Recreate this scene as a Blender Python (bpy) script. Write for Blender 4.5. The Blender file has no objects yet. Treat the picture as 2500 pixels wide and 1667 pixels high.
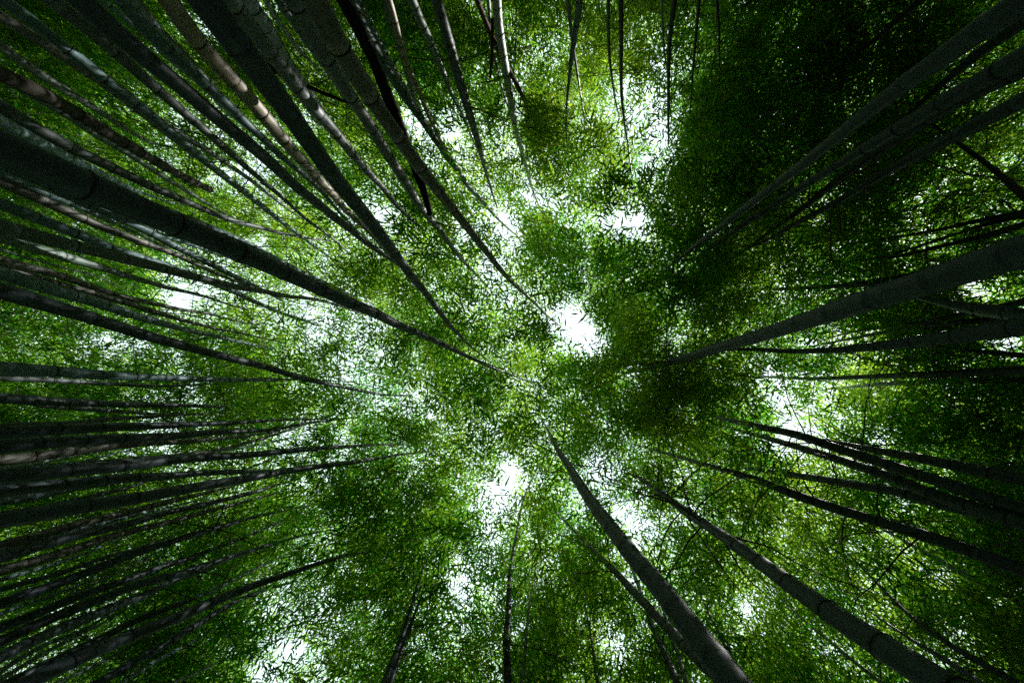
import bpy, math, random
import numpy as np
from mathutils import Matrix, Vector

# ---------------------------------------------------------------- camera, sky, sun, exposure
S = bpy.context.scene
COL = S.collection
EYE = 1.5
cam_d = bpy.data.cameras.new('camera')
cam = bpy.data.objects.new('camera', cam_d)
COL.objects.link(cam)
cam_d.sensor_width = 36.0
cam_d.lens = 16.0
cam_d.clip_start = 0.05
cam_d.clip_end = 500.0
cam.matrix_world = Matrix.Translation((0, 0, EYE)) @ Matrix([[0.992174, 0.003717, 0.124804], [-0.003717, -0.998234, 0.059282], [0.124804, -0.059282, -0.990409]]).to_4x4()
S.camera = cam

SUN_EL, SUN_AZ = math.radians(56), math.radians(-24)     # azimuth measured from +X toward +Y
sun_dir = Vector((math.cos(SUN_EL) * math.cos(SUN_AZ), math.cos(SUN_EL) * math.sin(SUN_AZ), math.sin(SUN_EL)))
world = bpy.data.worlds.new('World')
S.world = world
world.use_nodes = True
nt = world.node_tree
sky = nt.nodes.new('ShaderNodeTexSky')
sky.sky_type = 'NISHITA'
sky.sun_disc = False
sky.sun_elevation = SUN_EL
sky.sun_rotation = math.pi / 2 - SUN_AZ
sky.dust_density = 1.0
sky.air_density = 1.0
sky.ozone_density = 1.0
bg = nt.nodes['Background']
bg.inputs['Strength'].default_value = 0.15
# a thin bright veil of high cloud over the blue
tcw = nt.nodes.new('ShaderNodeTexCoord')
nz = nt.nodes.new('ShaderNodeTexNoise')
nz.inputs['Scale'].default_value = 2.2
nz.inputs['Detail'].default_value = 6
nt.links.new(tcw.outputs['Generated'], nz.inputs['Vector'])
mr = nt.nodes.new('ShaderNodeMapRange')
mr.inputs['From Min'].default_value = 0.3
mr.inputs['From Max'].default_value = 0.7
mr.inputs['To Min'].default_value = 0.6
mr.inputs['To Max'].default_value = 0.9
nt.links.new(nz.outputs['Fac'], mr.inputs['Value'])
mxw = nt.nodes.new('ShaderNodeMix')
mxw.data_type = 'RGBA'
mxw.inputs['B'].default_value = (6.6, 8.0, 7.9, 1)
nt.links.new(mr.outputs['Result'], mxw.inputs['Factor'])
nt.links.new(sky.outputs['Color'], mxw.inputs['A'])
nt.links.new(mxw.outputs['Result'], bg.inputs['Color'])
sun_d = bpy.data.lights.new('sun', 'SUN')
sun_d.energy = 5.0
sun_d.angle = math.radians(0.5)
sun_d.color = (1.0, 0.965, 0.90)
sun = bpy.data.objects.new('sun', sun_d)
sun.rotation_euler = sun_dir.to_track_quat('Z', 'Y').to_euler()
sun.location = sun_dir * 60
COL.objects.link(sun)
vs = S.view_settings
vs.view_transform = 'Standard'
vs.look = 'None'
vs.exposure = 0.8
vs.gamma = 1.0
vs.use_curve_mapping = False
S.render.engine = 'CYCLES'
cy = S.cycles
cy.max_bounces = 2
cy.diffuse_bounces = 2
cy.transmission_bounces = 2
cy.glossy_bounces = 3
cy.transparent_max_bounces = 4
cy.caustics_reflective = False
cy.caustics_refractive = False
cy.use_denoising = False
cy.sample_clamp_indirect = 6.0

rng = np.random.default_rng(11)
rnd = random.Random(5)

# ---------------------------------------------------------------- materials
def new_mat(name):
    m = bpy.data.materials.new(name)
    m.use_nodes = True
    t = m.node_tree
    t.nodes.clear()
    out = t.nodes.new('ShaderNodeOutputMaterial')
    return m, t, out

def N(t, kind, **kw):
    n = t.nodes.new(kind)
    for k, v in kw.items():
        setattr(n, k, v)
    return n

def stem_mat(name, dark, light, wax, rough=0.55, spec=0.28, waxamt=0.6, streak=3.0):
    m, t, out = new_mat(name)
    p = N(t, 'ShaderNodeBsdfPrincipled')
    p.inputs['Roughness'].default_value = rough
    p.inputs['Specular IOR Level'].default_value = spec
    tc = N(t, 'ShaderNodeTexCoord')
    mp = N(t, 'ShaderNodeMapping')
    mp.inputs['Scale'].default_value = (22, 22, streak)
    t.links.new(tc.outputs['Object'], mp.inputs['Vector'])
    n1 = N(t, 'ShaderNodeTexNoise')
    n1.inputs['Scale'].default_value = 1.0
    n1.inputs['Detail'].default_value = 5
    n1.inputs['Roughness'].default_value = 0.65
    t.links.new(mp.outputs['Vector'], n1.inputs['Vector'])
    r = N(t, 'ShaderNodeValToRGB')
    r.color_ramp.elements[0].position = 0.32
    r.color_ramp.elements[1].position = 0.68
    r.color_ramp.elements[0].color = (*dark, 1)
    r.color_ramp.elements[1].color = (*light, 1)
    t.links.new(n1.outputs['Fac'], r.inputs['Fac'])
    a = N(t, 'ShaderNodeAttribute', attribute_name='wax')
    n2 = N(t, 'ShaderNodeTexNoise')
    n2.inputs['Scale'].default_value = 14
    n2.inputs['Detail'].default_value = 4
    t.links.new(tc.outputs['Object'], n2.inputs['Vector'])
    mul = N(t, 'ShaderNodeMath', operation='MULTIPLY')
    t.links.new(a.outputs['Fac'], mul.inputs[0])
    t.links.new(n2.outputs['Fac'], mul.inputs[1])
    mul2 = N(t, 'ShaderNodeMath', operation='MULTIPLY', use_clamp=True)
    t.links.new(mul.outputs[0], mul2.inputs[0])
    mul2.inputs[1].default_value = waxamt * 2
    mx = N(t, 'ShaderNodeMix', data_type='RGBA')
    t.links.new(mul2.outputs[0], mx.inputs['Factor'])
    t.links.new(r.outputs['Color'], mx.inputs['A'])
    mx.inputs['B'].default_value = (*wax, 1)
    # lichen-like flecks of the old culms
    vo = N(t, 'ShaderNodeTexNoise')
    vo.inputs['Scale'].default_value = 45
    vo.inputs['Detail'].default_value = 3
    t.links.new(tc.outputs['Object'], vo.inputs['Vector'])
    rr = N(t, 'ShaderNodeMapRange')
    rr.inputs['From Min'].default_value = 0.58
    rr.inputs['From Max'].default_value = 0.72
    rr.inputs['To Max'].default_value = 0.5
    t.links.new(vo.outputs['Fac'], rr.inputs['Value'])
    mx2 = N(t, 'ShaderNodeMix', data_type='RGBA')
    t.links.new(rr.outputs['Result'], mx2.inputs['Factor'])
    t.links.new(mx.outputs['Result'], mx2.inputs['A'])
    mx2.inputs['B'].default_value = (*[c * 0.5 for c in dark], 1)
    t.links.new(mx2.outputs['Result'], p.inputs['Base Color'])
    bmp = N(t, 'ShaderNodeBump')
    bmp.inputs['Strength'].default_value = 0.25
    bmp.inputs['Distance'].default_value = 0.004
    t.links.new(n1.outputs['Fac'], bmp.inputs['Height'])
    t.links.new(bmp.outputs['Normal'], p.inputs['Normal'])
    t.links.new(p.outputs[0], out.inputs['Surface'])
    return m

STEM = {
    'teal': stem_mat('bamboo_bluegreen', (0.060, 0.118, 0.132), (0.11, 0.195, 0.205), (0.29, 0.42, 0.42)),
    'green': stem_mat('bamboo_green', (0.10, 0.15, 0.13), (0.18, 0.25, 0.21), (0.38, 0.46, 0.43)),
    'grey': stem_mat('bamboo_grey', (0.066, 0.088, 0.088), (0.12, 0.152, 0.15), (0.29, 0.35, 0.34)),
    'brown': stem_mat('bamboo_brown', (0.070, 0.075, 0.066), (0.125, 0.13, 0.112), (0.39, 0.37, 0.35)),
    'dark': stem_mat('bamboo_shaded', (0.018, 0.033, 0.045), (0.038, 0.063, 0.08), (0.09, 0.145, 0.17), waxamt=0.4),  # shade on the near and backlit culms put into a darker, bluer colour
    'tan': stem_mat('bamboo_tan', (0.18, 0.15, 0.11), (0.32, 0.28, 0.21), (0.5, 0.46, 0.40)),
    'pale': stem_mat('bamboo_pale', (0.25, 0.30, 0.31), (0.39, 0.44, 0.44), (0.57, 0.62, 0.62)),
    'dead': stem_mat('dead_bamboo_brown', (0.032, 0.029, 0.025), (0.07, 0.061, 0.049), (0.12, 0.09, 0.07), rough=0.8, spec=0.15, streak=12),
    'deadred': stem_mat('dead_bamboo_russet', (0.075, 0.042, 0.034), (0.16, 0.095, 0.075), (0.16, 0.1, 0.08), rough=0.75, spec=0.15, streak=12),
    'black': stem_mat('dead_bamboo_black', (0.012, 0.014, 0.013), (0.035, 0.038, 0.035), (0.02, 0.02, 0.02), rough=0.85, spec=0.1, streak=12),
}
RING = {k: stem_mat('node_' + k, (0.010, 0.010, 0.010), (0.028, 0.026, 0.023), (0.03, 0.03, 0.03), rough=0.8, spec=0.2)
        for k in ('any',)}['any']
TWIG = stem_mat('bamboo_twig', (0.05, 0.055, 0.035), (0.10, 0.105, 0.06), (0.12, 0.12, 0.08), rough=0.6)

def leaf_mat():
    m, t, out = new_mat('bamboo_leaf')
    at = N(t, 'ShaderNodeAttribute', attribute_name='tint')
    r1 = N(t, 'ShaderNodeValToRGB')
    r1.color_ramp.elements[0].color = (0.025, 0.06, 0.014, 1)
    r1.color_ramp.elements[1].color = (0.065, 0.095, 0.02, 1)
    r2 = N(t, 'ShaderNodeValToRGB')
    r2.color_ramp.elements[0].color = (0.03, 0.19, 0.007, 1)
    r2.color_ramp.elements[1].color = (0.32, 0.45, 0.025, 1)
    t.links.new(at.outputs['Fac'], r1.inputs['Fac'])
    t.links.new(at.outputs['Fac'], r2.inputs['Fac'])
    d = N(t, 'ShaderNodeBsdfDiffuse')
    tr = N(t, 'ShaderNodeBsdfTranslucent')
    g = N(t, 'ShaderNodeBsdfGlossy')
    g.inputs['Roughness'].default_value = 0.4
    g.inputs['Color'].default_value = (0.9, 0.95, 1.0, 1)
    t.links.new(r1.outputs['Color'], d.inputs['Color'])
    t.links.new(r2.outputs['Color'], tr.inputs['Color'])
    ad = N(t, 'ShaderNodeAddShader')
    t.links.new(d.outputs[0], ad.inputs[0])
    t.links.new(tr.outputs[0], ad.inputs[1])
    mx = N(t, 'ShaderNodeMixShader')
    mx.inputs[0].default_value = 0.025
    t.links.new(ad.outputs[0], mx.inputs[1])
    t.links.new(g.outputs[0], mx.inputs[2])
    t.links.new(mx.outputs[0], out.inputs['Surface'])
    return m
LEAF = leaf_mat()

def ground_mat():
    m, t, out = new_mat('leaf_litter')
    p = N(t, 'ShaderNodeBsdfPrincipled')
    p.inputs['Roughness'].default_value = 0.9
    tc = N(t, 'ShaderNodeTexCoord')
    n = N(t, 'ShaderNodeTexNoise')
    n.inputs['Scale'].default_value = 9
    n.inputs['Detail'].default_value = 8
    t.links.new(tc.outputs['Object'], n.inputs['Vector'])
    r = N(t, 'ShaderNodeValToRGB')
    r.color_ramp.elements[0].color = (0.045, 0.032, 0.02, 1)
    r.color_ramp.elements[1].color = (0.17, 0.125, 0.075, 1)
    t.links.new(n.outputs['Fac'], r.inputs['Fac'])
    t.links.new(r.outputs['Color'], p.inputs['Base Color'])
    b = N(t, 'ShaderNodeBump')
    b.inputs['Strength'].default_value = 0.6
    t.links.new(n.outputs['Fac'], b.inputs['Height'])
    t.links.new(b.outputs['Normal'], p.inputs['Normal'])
    t.links.new(p.outputs[0], out.inputs['Surface'])
    return m

# ---------------------------------------------------------------- mesh helpers
def make_mesh(name, v, faces_flat, sizes, mat, attrs=None, smooth=True):
    """fast mesh from numpy: v (n,3); faces_flat loop vertex indices; sizes per face"""
    me = bpy.data.meshes.new(name)
    v = np.asarray(v, np.float32)
    faces_flat = np.asarray(faces_flat, np.int32)
    sizes = np.asarray(sizes, np.int32)
    me.vertices.add(len(v))
    me.vertices.foreach_set('co', v.ravel())
    me.loops.add(len(faces_flat))
    me.loops.foreach_set('vertex_index', faces_flat)
    me.polygons.add(len(sizes))
    st = np.zeros(len(sizes), np.int32)
    st[1:] = np.cumsum(sizes)[:-1]
    me.polygons.foreach_set('loop_start', st)
    if smooth:
        me.polygons.foreach_set('use_smooth', np.ones(len(sizes), bool))
    for k, a in (attrs or {}).items():
        at = me.attributes.new(k, 'FLOAT', 'POINT')
        at.data.foreach_set('value', np.asarray(a, np.float32))
    me.materials.append(mat)
    me.update(calc_edges=True)
    return me

def add_obj(name, me, parent=None, loc=None, kind=None):
    o = bpy.data.objects.new(name, me)
    COL.objects.link(o)
    if parent is not None:
        o.parent = parent
    if loc is not None:
        o.location = loc
    if kind:
        o['kind'] = kind
    return o

def frames(P):
    """parallel-transport frames along a polyline"""
    T = np.gradient(P, axis=0)
    T /= np.linalg.norm(T, axis=1)[:, None]
    U = np.zeros_like(P)
    a = np.array([1.0, 0.13, 0.0])
    for i in range(len(P)):
        a = a - T[i] * (a @ T[i])
        a /= np.linalg.norm(a)
        U[i] = a
    return T, U, np.cross(T, U)

def sweep(P, R, sides, cap=True):
    """tube through P with radii R"""
    T, U, V = frames(P)
    ang = np.linspace(0, 2 * np.pi, sides, endpoint=False)
    c, s = np.cos(ang), np.sin(ang)
    v = P[:, None, :] + R[:, None, None] * (c[None, :, None] * U[:, None, :] + s[None, :, None] * V[:, None, :])
    n = len(P)
    i = np.arange(n - 1)[:, None] * sides
    k = np.arange(sides)[None, :]
    k2 = (k + 1) % sides
    q = np.stack([i + k, i + k2, i + sides + k2, i + sides + k], -1).reshape(-1)
    sizes = np.full((n - 1) * sides, 4)
    if cap:
        q = np.concatenate([q, np.arange(sides)[::-1], (n - 1) * sides + np.arange(sides)])
        sizes = np.concatenate([sizes, [sides, sides]])
    return v.reshape(-1, 3), q, sizes

def spline(P, R, step):
    """Catmull-Rom through P resampled finely; returns points, radii, arc length"""
    P = np.asarray(P, float)
    R = np.asarray(R, float)
    Q = np.vstack([2 * P[0] - P[1], P, 2 * P[-1] - P[-2]])
    out, rad = [], []
    for i in range(len(P) - 1):
        p0, p1, p2, p3 = Q[i], Q[i + 1], Q[i + 2], Q[i + 3]
        L = np.linalg.norm(p2 - p1)
        d01 = max(np.linalg.norm(p1 - p0), 1e-3)
        d23 = max(np.linalg.norm(p3 - p2), 1e-3)
        m1 = 0.5 * ((p1 - p0) / d01 + (p2 - p1) / L) * L
        m2 = 0.5 * ((p2 - p1) / L + (p3 - p2) / d23) * L
        n = max(2, int(L / step))
        t = np.linspace(0, 1, n, endpoint=False)[:, None]
        h = (2*t**3 - 3*t**2 + 1) * p1 + (t**3 - 2*t**2 + t) * m1 + (-2*t**3 + 3*t**2) * p2 + (t**3 - t**2) * m2
        out.append(h)
        rad.append(R[i] + (R[i + 1] - R[i]) * t[:, 0])
    out.append(P[-1:])
    rad.append(R[-1:])
    A = np.vstack(out)
    rr = np.concatenate(rad)
    # smooth
    for _ in range(6):
        A[1:-1] = 0.25 * A[:-2] + 0.5 * A[1:-1] + 0.25 * A[2:]
        rr[1:-1] = 0.25 * rr[:-2] + 0.5 * rr[1:-1] + 0.25 * rr[2:]
    s = np.r_[0, np.cumsum(np.linalg.norm(np.diff(A, axis=0), axis=1))]
    return A, rr, s

def at_s(A, s, x):
    return np.stack([np.interp(x, s, A[:, j]) for j in range(3)], -1)

# ---------------------------------------------------------------- ground
gx = np.linspace(-60, 60, 81)
GX, GY = np.meshgrid(gx, gx)
GZ = 0.10 * np.sin(GX * 0.31 + 1) * np.cos(GY * 0.27) * np.clip(np.hypot(GX, GY) / 12, 0, 1)
gv = np.stack([GX, GY, GZ], -1).reshape(-1, 3)
ii = (np.arange(80)[:, None] * 81 + np.arange(80)[None, :])
gq = np.stack([ii, ii + 1, ii + 82, ii + 81], -1).reshape(-1)
go = add_obj('ground', make_mesh('ground', gv, gq, np.full(6400, 4), ground_mat()))
go['kind'] = 'structure'

# ---------------------------------------------------------------- culms: points in metres from the root up, radii in metres
CULMS = [
{"k":"teal","l":"blue-green culm running out of the top left corner with one pale sunlit band","p":[[-4.54,-3.58,0.0],[-4.65,-3.39,2.22],[-4.78,-3.14,4.45],[-4.79,-3.13,4.62],[-4.81,-3.09,5.04],[-4.86,-3.01,5.66],[-4.9,-2.93,6.36],[-4.96,-2.83,7.02],[-5.01,-2.74,7.77],[-5.08,-2.61,8.83],[-5.16,-2.47,10.15],[-5.21,-2.37,11.24]],"r":[0.0562,0.053,0.05,0.0522,0.0521,0.0552,0.0529,0.0508,0.0478,0.0435,0.0295,0.0141],"b":0,"bare":0,"smooth":0,"root":1},
{"k":"grey","l":"thin grey culm peeping out above the blue-green corner culm, dry sheath curling off it","p":[[-5.37,-3.94,0.0],[-5.46,-3.8,2.63],[-5.57,-3.62,5.26],[-5.61,-3.54,6.16],[-5.68,-3.44,7.15],[-5.68,-3.43,7.76],[-5.71,-3.39,8.83],[-5.77,-3.28,10.05],[-5.8,-3.23,11.01]],"r":[0.0562,0.053,0.05,0.0473,0.0439,0.0413,0.0368,0.0243,0.014],"b":0,"bare":0,"smooth":0,"root":1},
{"k":"brown","l":"grey-brown culm just under the blue-green corner culm at the top left","p":[[-4.82,-3.35,0.0],[-5.03,-3.32,2.39],[-5.32,-3.29,4.79],[-5.33,-3.31,4.97],[-5.34,-3.32,5.17],[-5.37,-3.32,5.42],[-5.4,-3.33,5.68],[-5.43,-3.34,5.98],[-5.48,-3.32,6.37],[-5.68,-3.25,7.59],[-5.88,-3.2,9.0]],"r":[0.0562,0.053,0.05,0.0523,0.0528,0.0534,0.0527,0.052,0.0513,0.0437,0.0226],"b":0,"bare":0,"smooth":0,"root":1},
{"k":"grey","l":"slender grey culm whose pale whip-like tip droops over bright yellow-green leaves","p":[[-5.26,-3.21,0.0],[-5.58,-3.31,2.61],[-5.98,-3.43,5.21],[-6.07,-3.45,5.47],[-6.16,-3.46,5.74],[-6.31,-3.49,6.18],[-6.41,-3.54,6.51],[-6.5,-3.57,6.81],[-6.58,-3.59,7.06],[-6.72,-3.63,7.49],[-6.84,-3.69,7.92],[-6.94,-3.81,8.34],[-7.08,-4.04,9.0]],"r":[0.0562,0.053,0.05,0.0529,0.0512,0.0506,0.0463,0.0424,0.0384,0.0314,0.0248,0.0177,0.0115],"b":0,"bare":0,"smooth":0,"root":1},
{"k":"dead","l":"dead dark brown culm snapped off short beside a sky gap at upper left","p":[[-3.27,-1.73,0.0],[-3.49,-1.83,1.93],[-3.78,-1.96,3.86],[-3.85,-1.99,4.03],[-3.98,-2.08,4.39],[-4.15,-2.15,4.78],[-4.33,-2.21,5.2],[-4.54,-2.29,5.7],[-4.79,-2.39,6.29],[-5.05,-2.51,6.94],[-5.28,-2.63,7.5]],"r":[0.0562,0.053,0.05,0.0531,0.0517,0.0522,0.0527,0.0512,0.0494,0.0458,0.0426],"b":0,"bare":1,"smooth":0,"root":1},
{"k":"green","l":"thin green culm half hidden under the snapped brown culm","p":[[-5.4,-3.33,0.0],[-5.55,-3.17,2.64],[-5.74,-2.97,5.27],[-5.77,-2.93,5.75],[-5.79,-2.91,6.06],[-5.83,-2.87,6.39],[-5.84,-2.86,6.69],[-5.87,-2.83,6.96],[-5.9,-2.79,7.3],[-5.93,-2.76,7.71],[-5.98,-2.72,8.28],[-6.02,-2.67,9.0]],"r":[0.0562,0.053,0.05,0.0463,0.0438,0.0424,0.0407,0.0384,0.0355,0.0317,0.0243,0.015],"b":0,"bare":0,"smooth":0,"root":1},
{"k":"grey","l":"long olive-grey culm with many even dark node rings, first below the snapped brown culm","p":[[-4.45,-2.26,0.0],[-4.47,-2.19,2.16],[-4.49,-2.1,4.31],[-4.5,-2.08,4.47],[-4.51,-2.05,4.6],[-4.52,-2.03,4.81],[-4.53,-2.0,4.98],[-4.53,-2.0,5.18],[-4.53,-1.99,5.38],[-4.53,-1.98,5.58],[-4.53,-1.97,5.78],[-4.53,-1.97,5.97],[-4.53,-1.97,6.18],[-4.52,-1.97,6.39],[-4.52,-1.97,6.59],[-4.51,-1.97,6.95],[-4.48,-2.04,7.49],[-4.47,-2.07,7.78],[-4.43,-2.17,8.48],[-4.37,-2.34,9.3]],"r":[0.0562,0.053,0.05,0.0522,0.0507,0.0504,0.0502,0.0495,0.0489,0.0472,0.0454,0.0437,0.0411,0.0386,0.0361,0.0337,0.0297,0.027,0.0205,0.0113],"b":0,"bare":0,"smooth":0,"root":1},
{"k":"teal","l":"blue-grey culm lying along the upper side of the giant left culm, tip bent","p":[[-4.32,-1.98,0.0],[-4.6,-2.07,2.31],[-4.95,-2.18,4.61],[-5.08,-2.21,4.86],[-5.14,-2.22,4.98],[-5.29,-2.26,5.31],[-5.49,-2.32,5.71],[-5.69,-2.38,6.12],[-5.89,-2.44,6.54],[-6.16,-2.52,7.1],[-6.34,-2.61,7.5],[-6.65,-2.76,8.19],[-7.0,-3.01,9.0]],"r":[0.0562,0.053,0.05,0.0535,0.0541,0.0555,0.0517,0.0457,0.0396,0.0276,0.0186,0.0154,0.0114],"b":0,"bare":0,"smooth":0,"root":1},
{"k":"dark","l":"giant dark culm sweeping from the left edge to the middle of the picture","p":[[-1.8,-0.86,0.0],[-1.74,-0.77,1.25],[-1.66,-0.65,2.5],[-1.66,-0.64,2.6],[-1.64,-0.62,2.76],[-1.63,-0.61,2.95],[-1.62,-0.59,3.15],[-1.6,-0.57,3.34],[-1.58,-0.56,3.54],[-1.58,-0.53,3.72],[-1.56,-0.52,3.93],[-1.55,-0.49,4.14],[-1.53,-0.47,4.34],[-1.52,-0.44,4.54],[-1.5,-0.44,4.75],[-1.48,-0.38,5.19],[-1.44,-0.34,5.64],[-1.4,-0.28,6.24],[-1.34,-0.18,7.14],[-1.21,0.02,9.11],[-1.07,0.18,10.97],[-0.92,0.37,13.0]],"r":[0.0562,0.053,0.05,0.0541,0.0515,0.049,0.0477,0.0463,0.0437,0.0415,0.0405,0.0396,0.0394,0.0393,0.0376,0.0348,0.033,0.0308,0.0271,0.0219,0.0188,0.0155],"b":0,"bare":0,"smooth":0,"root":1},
{"k":"teal","l":"pale green culm riding just above the upper edge of the giant left culm","p":[[-4.77,-2.06,0.0],[-4.69,-1.98,2.27],[-4.59,-1.86,4.55],[-4.55,-1.78,5.55],[-4.49,-1.75,6.54],[-4.45,-1.72,7.22],[-4.44,-1.67,7.73],[-4.43,-1.61,8.26],[-4.41,-1.55,8.91],[-4.38,-1.5,9.57],[-4.36,-1.43,10.25],[-4.33,-1.31,11.33],[-4.28,-1.15,13.0]],"r":[0.0562,0.053,0.05,0.0485,0.045,0.0427,0.0428,0.043,0.0426,0.0422,0.0418,0.0339,0.0216],"b":0,"bare":0,"smooth":0,"root":1},
{"k":"teal","l":"green culm with a bright white sunlit patch, directly below the giant left culm","p":[[-5.0,-2.31,0.0],[-5.06,-2.11,2.37],[-5.13,-1.85,4.75],[-5.13,-1.83,5.11],[-5.14,-1.79,5.41],[-5.15,-1.76,5.65],[-5.16,-1.73,5.9],[-5.16,-1.72,6.16],[-5.17,-1.68,6.4],[-5.18,-1.65,6.63],[-5.2,-1.6,6.89],[-5.21,-1.57,7.14],[-5.22,-1.53,7.39],[-5.23,-1.49,7.65],[-5.25,-1.45,7.92],[-5.25,-1.42,8.18],[-5.27,-1.37,8.55],[-5.31,-1.24,9.34]],"r":[0.0562,0.053,0.05,0.0513,0.05,0.0503,0.0506,0.0493,0.0482,0.0472,0.0453,0.0433,0.0414,0.0398,0.0381,0.0364,0.0296,0.0153],"b":0,"bare":0,"smooth":0,"root":1},
{"k":"teal","l":"thin pale green culm squeezed between the giant left culm and the patched green one","p":[[-4.37,-1.74,0.0],[-4.69,-1.76,2.8],[-5.09,-1.77,5.6],[-5.29,-1.73,6.7],[-5.34,-1.74,7.01],[-5.39,-1.76,7.39],[-5.47,-1.78,7.89],[-5.51,-1.79,8.19],[-5.66,-1.76,9.0]],"r":[0.034,0.0321,0.0302,0.0266,0.0253,0.0238,0.0197,0.0173,0.0111],"b":0,"bare":0,"smooth":0,"root":1},
{"k":"teal","l":"thin teal culm between the patched green culm and the long brown one at left","p":[[-6.51,-2.92,0.0],[-6.66,-2.69,2.92],[-6.84,-2.4,5.84],[-6.86,-2.37,6.08],[-6.9,-2.31,6.46],[-6.91,-2.28,6.8],[-6.92,-2.28,7.08],[-6.95,-2.24,7.33],[-6.97,-2.2,7.73],[-6.99,-2.16,8.1],[-7.03,-2.1,8.53],[-7.07,-2.03,9.0]],"r":[0.0562,0.053,0.05,0.0523,0.0479,0.0442,0.0411,0.0366,0.029,0.0249,0.0203,0.0152],"b":0,"bare":0,"smooth":0,"root":1},
{"k":"brown","l":"long warm brown culm crossing the left quarter below the patched green culm","p":[[-5.01,-2.12,0.0],[-5.06,-1.94,2.38],[-5.13,-1.71,4.76],[-5.14,-1.68,4.94],[-5.15,-1.66,5.12],[-5.16,-1.63,5.39],[-5.17,-1.59,5.64],[-5.18,-1.56,5.9],[-5.18,-1.54,6.16],[-5.19,-1.52,6.44],[-5.19,-1.5,6.87],[-5.21,-1.45,7.25],[-5.23,-1.39,7.69],[-5.24,-1.35,8.26],[-5.25,-1.28,9.14]],"r":[0.0562,0.053,0.05,0.0522,0.0507,0.0492,0.0479,0.0445,0.0409,0.0388,0.0354,0.0305,0.0247,0.0193,0.0112],"b":0,"bare":0,"smooth":0,"root":1},
{"k":"teal","l":"deep blue-grey culm at the left edge above the thick brown-grey one, tip reappearing past it","p":[[-4.88,-1.8,0.0],[-4.91,-1.65,2.33],[-4.96,-1.44,4.66],[-4.96,-1.43,4.83],[-4.97,-1.4,5.11],[-4.97,-1.37,5.3],[-4.98,-1.35,5.54],[-4.99,-1.31,5.77],[-4.99,-1.29,6.01],[-4.99,-1.29,6.22],[-4.99,-1.27,6.5],[-5.0,-1.24,6.88],[-5.01,-1.18,7.38],[-5.02,-1.15,7.73],[-5.04,-1.08,8.08],[-5.05,-1.03,8.48],[-5.07,-0.96,9.03],[-5.08,-0.92,9.59],[-5.09,-0.85,10.23]],"r":[0.0562,0.053,0.05,0.0522,0.052,0.0505,0.0487,0.0454,0.0418,0.0402,0.0381,0.0378,0.0374,0.0371,0.0358,0.0342,0.0309,0.0274,0.0126],"b":0,"bare":0,"smooth":0,"root":1},
{"k":"grey","l":"thick brown-grey culm with close node rings and a pale olive tip at middle left","p":[[-3.99,-1.03,0.0],[-3.99,-1.02,2.03],[-3.99,-1.0,4.05],[-4.0,-0.99,4.19],[-4.0,-0.98,4.42],[-4.0,-0.98,4.62],[-4.0,-0.99,4.83],[-4.0,-0.98,5.06],[-4.0,-0.98,5.27],[-4.0,-0.98,5.49],[-4.0,-0.97,5.73],[-4.0,-0.97,5.96],[-4.0,-0.97,6.19],[-4.0,-0.97,6.41],[-3.99,-0.98,6.66],[-3.99,-1.01,7.13],[-3.98,-1.01,7.47],[-3.97,-1.08,8.16],[-3.97,-1.08,8.94],[-3.98,-1.04,9.88]],"r":[0.0562,0.053,0.05,0.0522,0.0527,0.0492,0.0469,0.0466,0.0463,0.0446,0.0427,0.0413,0.0398,0.0379,0.0357,0.0319,0.0291,0.0234,0.0178,0.012],"b":0,"bare":0,"smooth":0,"root":1},
{"k":"green","l":"green culm with a brilliant white sunlit internode near the left edge","p":[[-4.93,-1.41,0.0],[-5.1,-1.33,2.46],[-5.32,-1.23,4.91],[-5.34,-1.22,5.1],[-5.36,-1.21,5.26],[-5.38,-1.19,5.47],[-5.4,-1.19,5.65],[-5.42,-1.18,5.82],[-5.44,-1.17,6.01],[-5.45,-1.16,6.21],[-5.48,-1.15,6.4],[-5.5,-1.13,6.6],[-5.51,-1.13,6.78],[-5.54,-1.11,6.97],[-5.55,-1.1,7.17],[-5.59,-1.11,7.56],[-5.63,-1.09,8.03],[-5.68,-1.06,8.43],[-5.73,-1.03,9.0]],"r":[0.0562,0.053,0.05,0.0524,0.0503,0.0491,0.048,0.0452,0.0423,0.039,0.0376,0.0363,0.035,0.0324,0.0297,0.0243,0.0199,0.0163,0.0111],"b":0,"bare":0,"smooth":0,"root":1},
{"k":"brown","l":"speckled grey-brown culm below the brilliant white patched one, fading into sky gap","p":[[-6.45,-1.68,0.0],[-6.49,-1.49,2.85],[-6.53,-1.25,5.7],[-6.54,-1.23,5.92],[-6.54,-1.22,6.12],[-6.54,-1.19,6.4],[-6.54,-1.18,6.63],[-6.55,-1.13,6.84],[-6.57,-1.09,7.01],[-6.57,-1.07,7.21],[-6.58,-1.03,7.39],[-6.58,-1.03,7.64],[-6.58,-1.02,7.84],[-6.58,-1.01,8.02],[-6.58,-0.98,8.5],[-6.58,-0.99,8.98],[-6.59,-0.93,9.72],[-6.59,-0.9,10.56]],"r":[0.0562,0.053,0.05,0.0522,0.0492,0.0487,0.0483,0.0468,0.0457,0.0441,0.0427,0.0404,0.0387,0.0358,0.0281,0.025,0.0203,0.0133],"b":0,"bare":0,"smooth":0,"root":1},
{"k":"dark","l":"hair-thin dark cane above the speckled grey-brown culm at left","p":[[-6.27,-1.66,0.0],[-6.65,-1.61,3.08],[-7.15,-1.53,6.16],[-7.23,-1.5,6.38],[-7.41,-1.49,6.92],[-7.6,-1.49,7.49],[-7.8,-1.5,8.1],[-8.14,-1.39,9.0]],"r":[0.017,0.016,0.0151,0.0157,0.0144,0.0125,0.0104,0.0077],"b":0,"bare":0,"smooth":0,"root":1},
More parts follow.
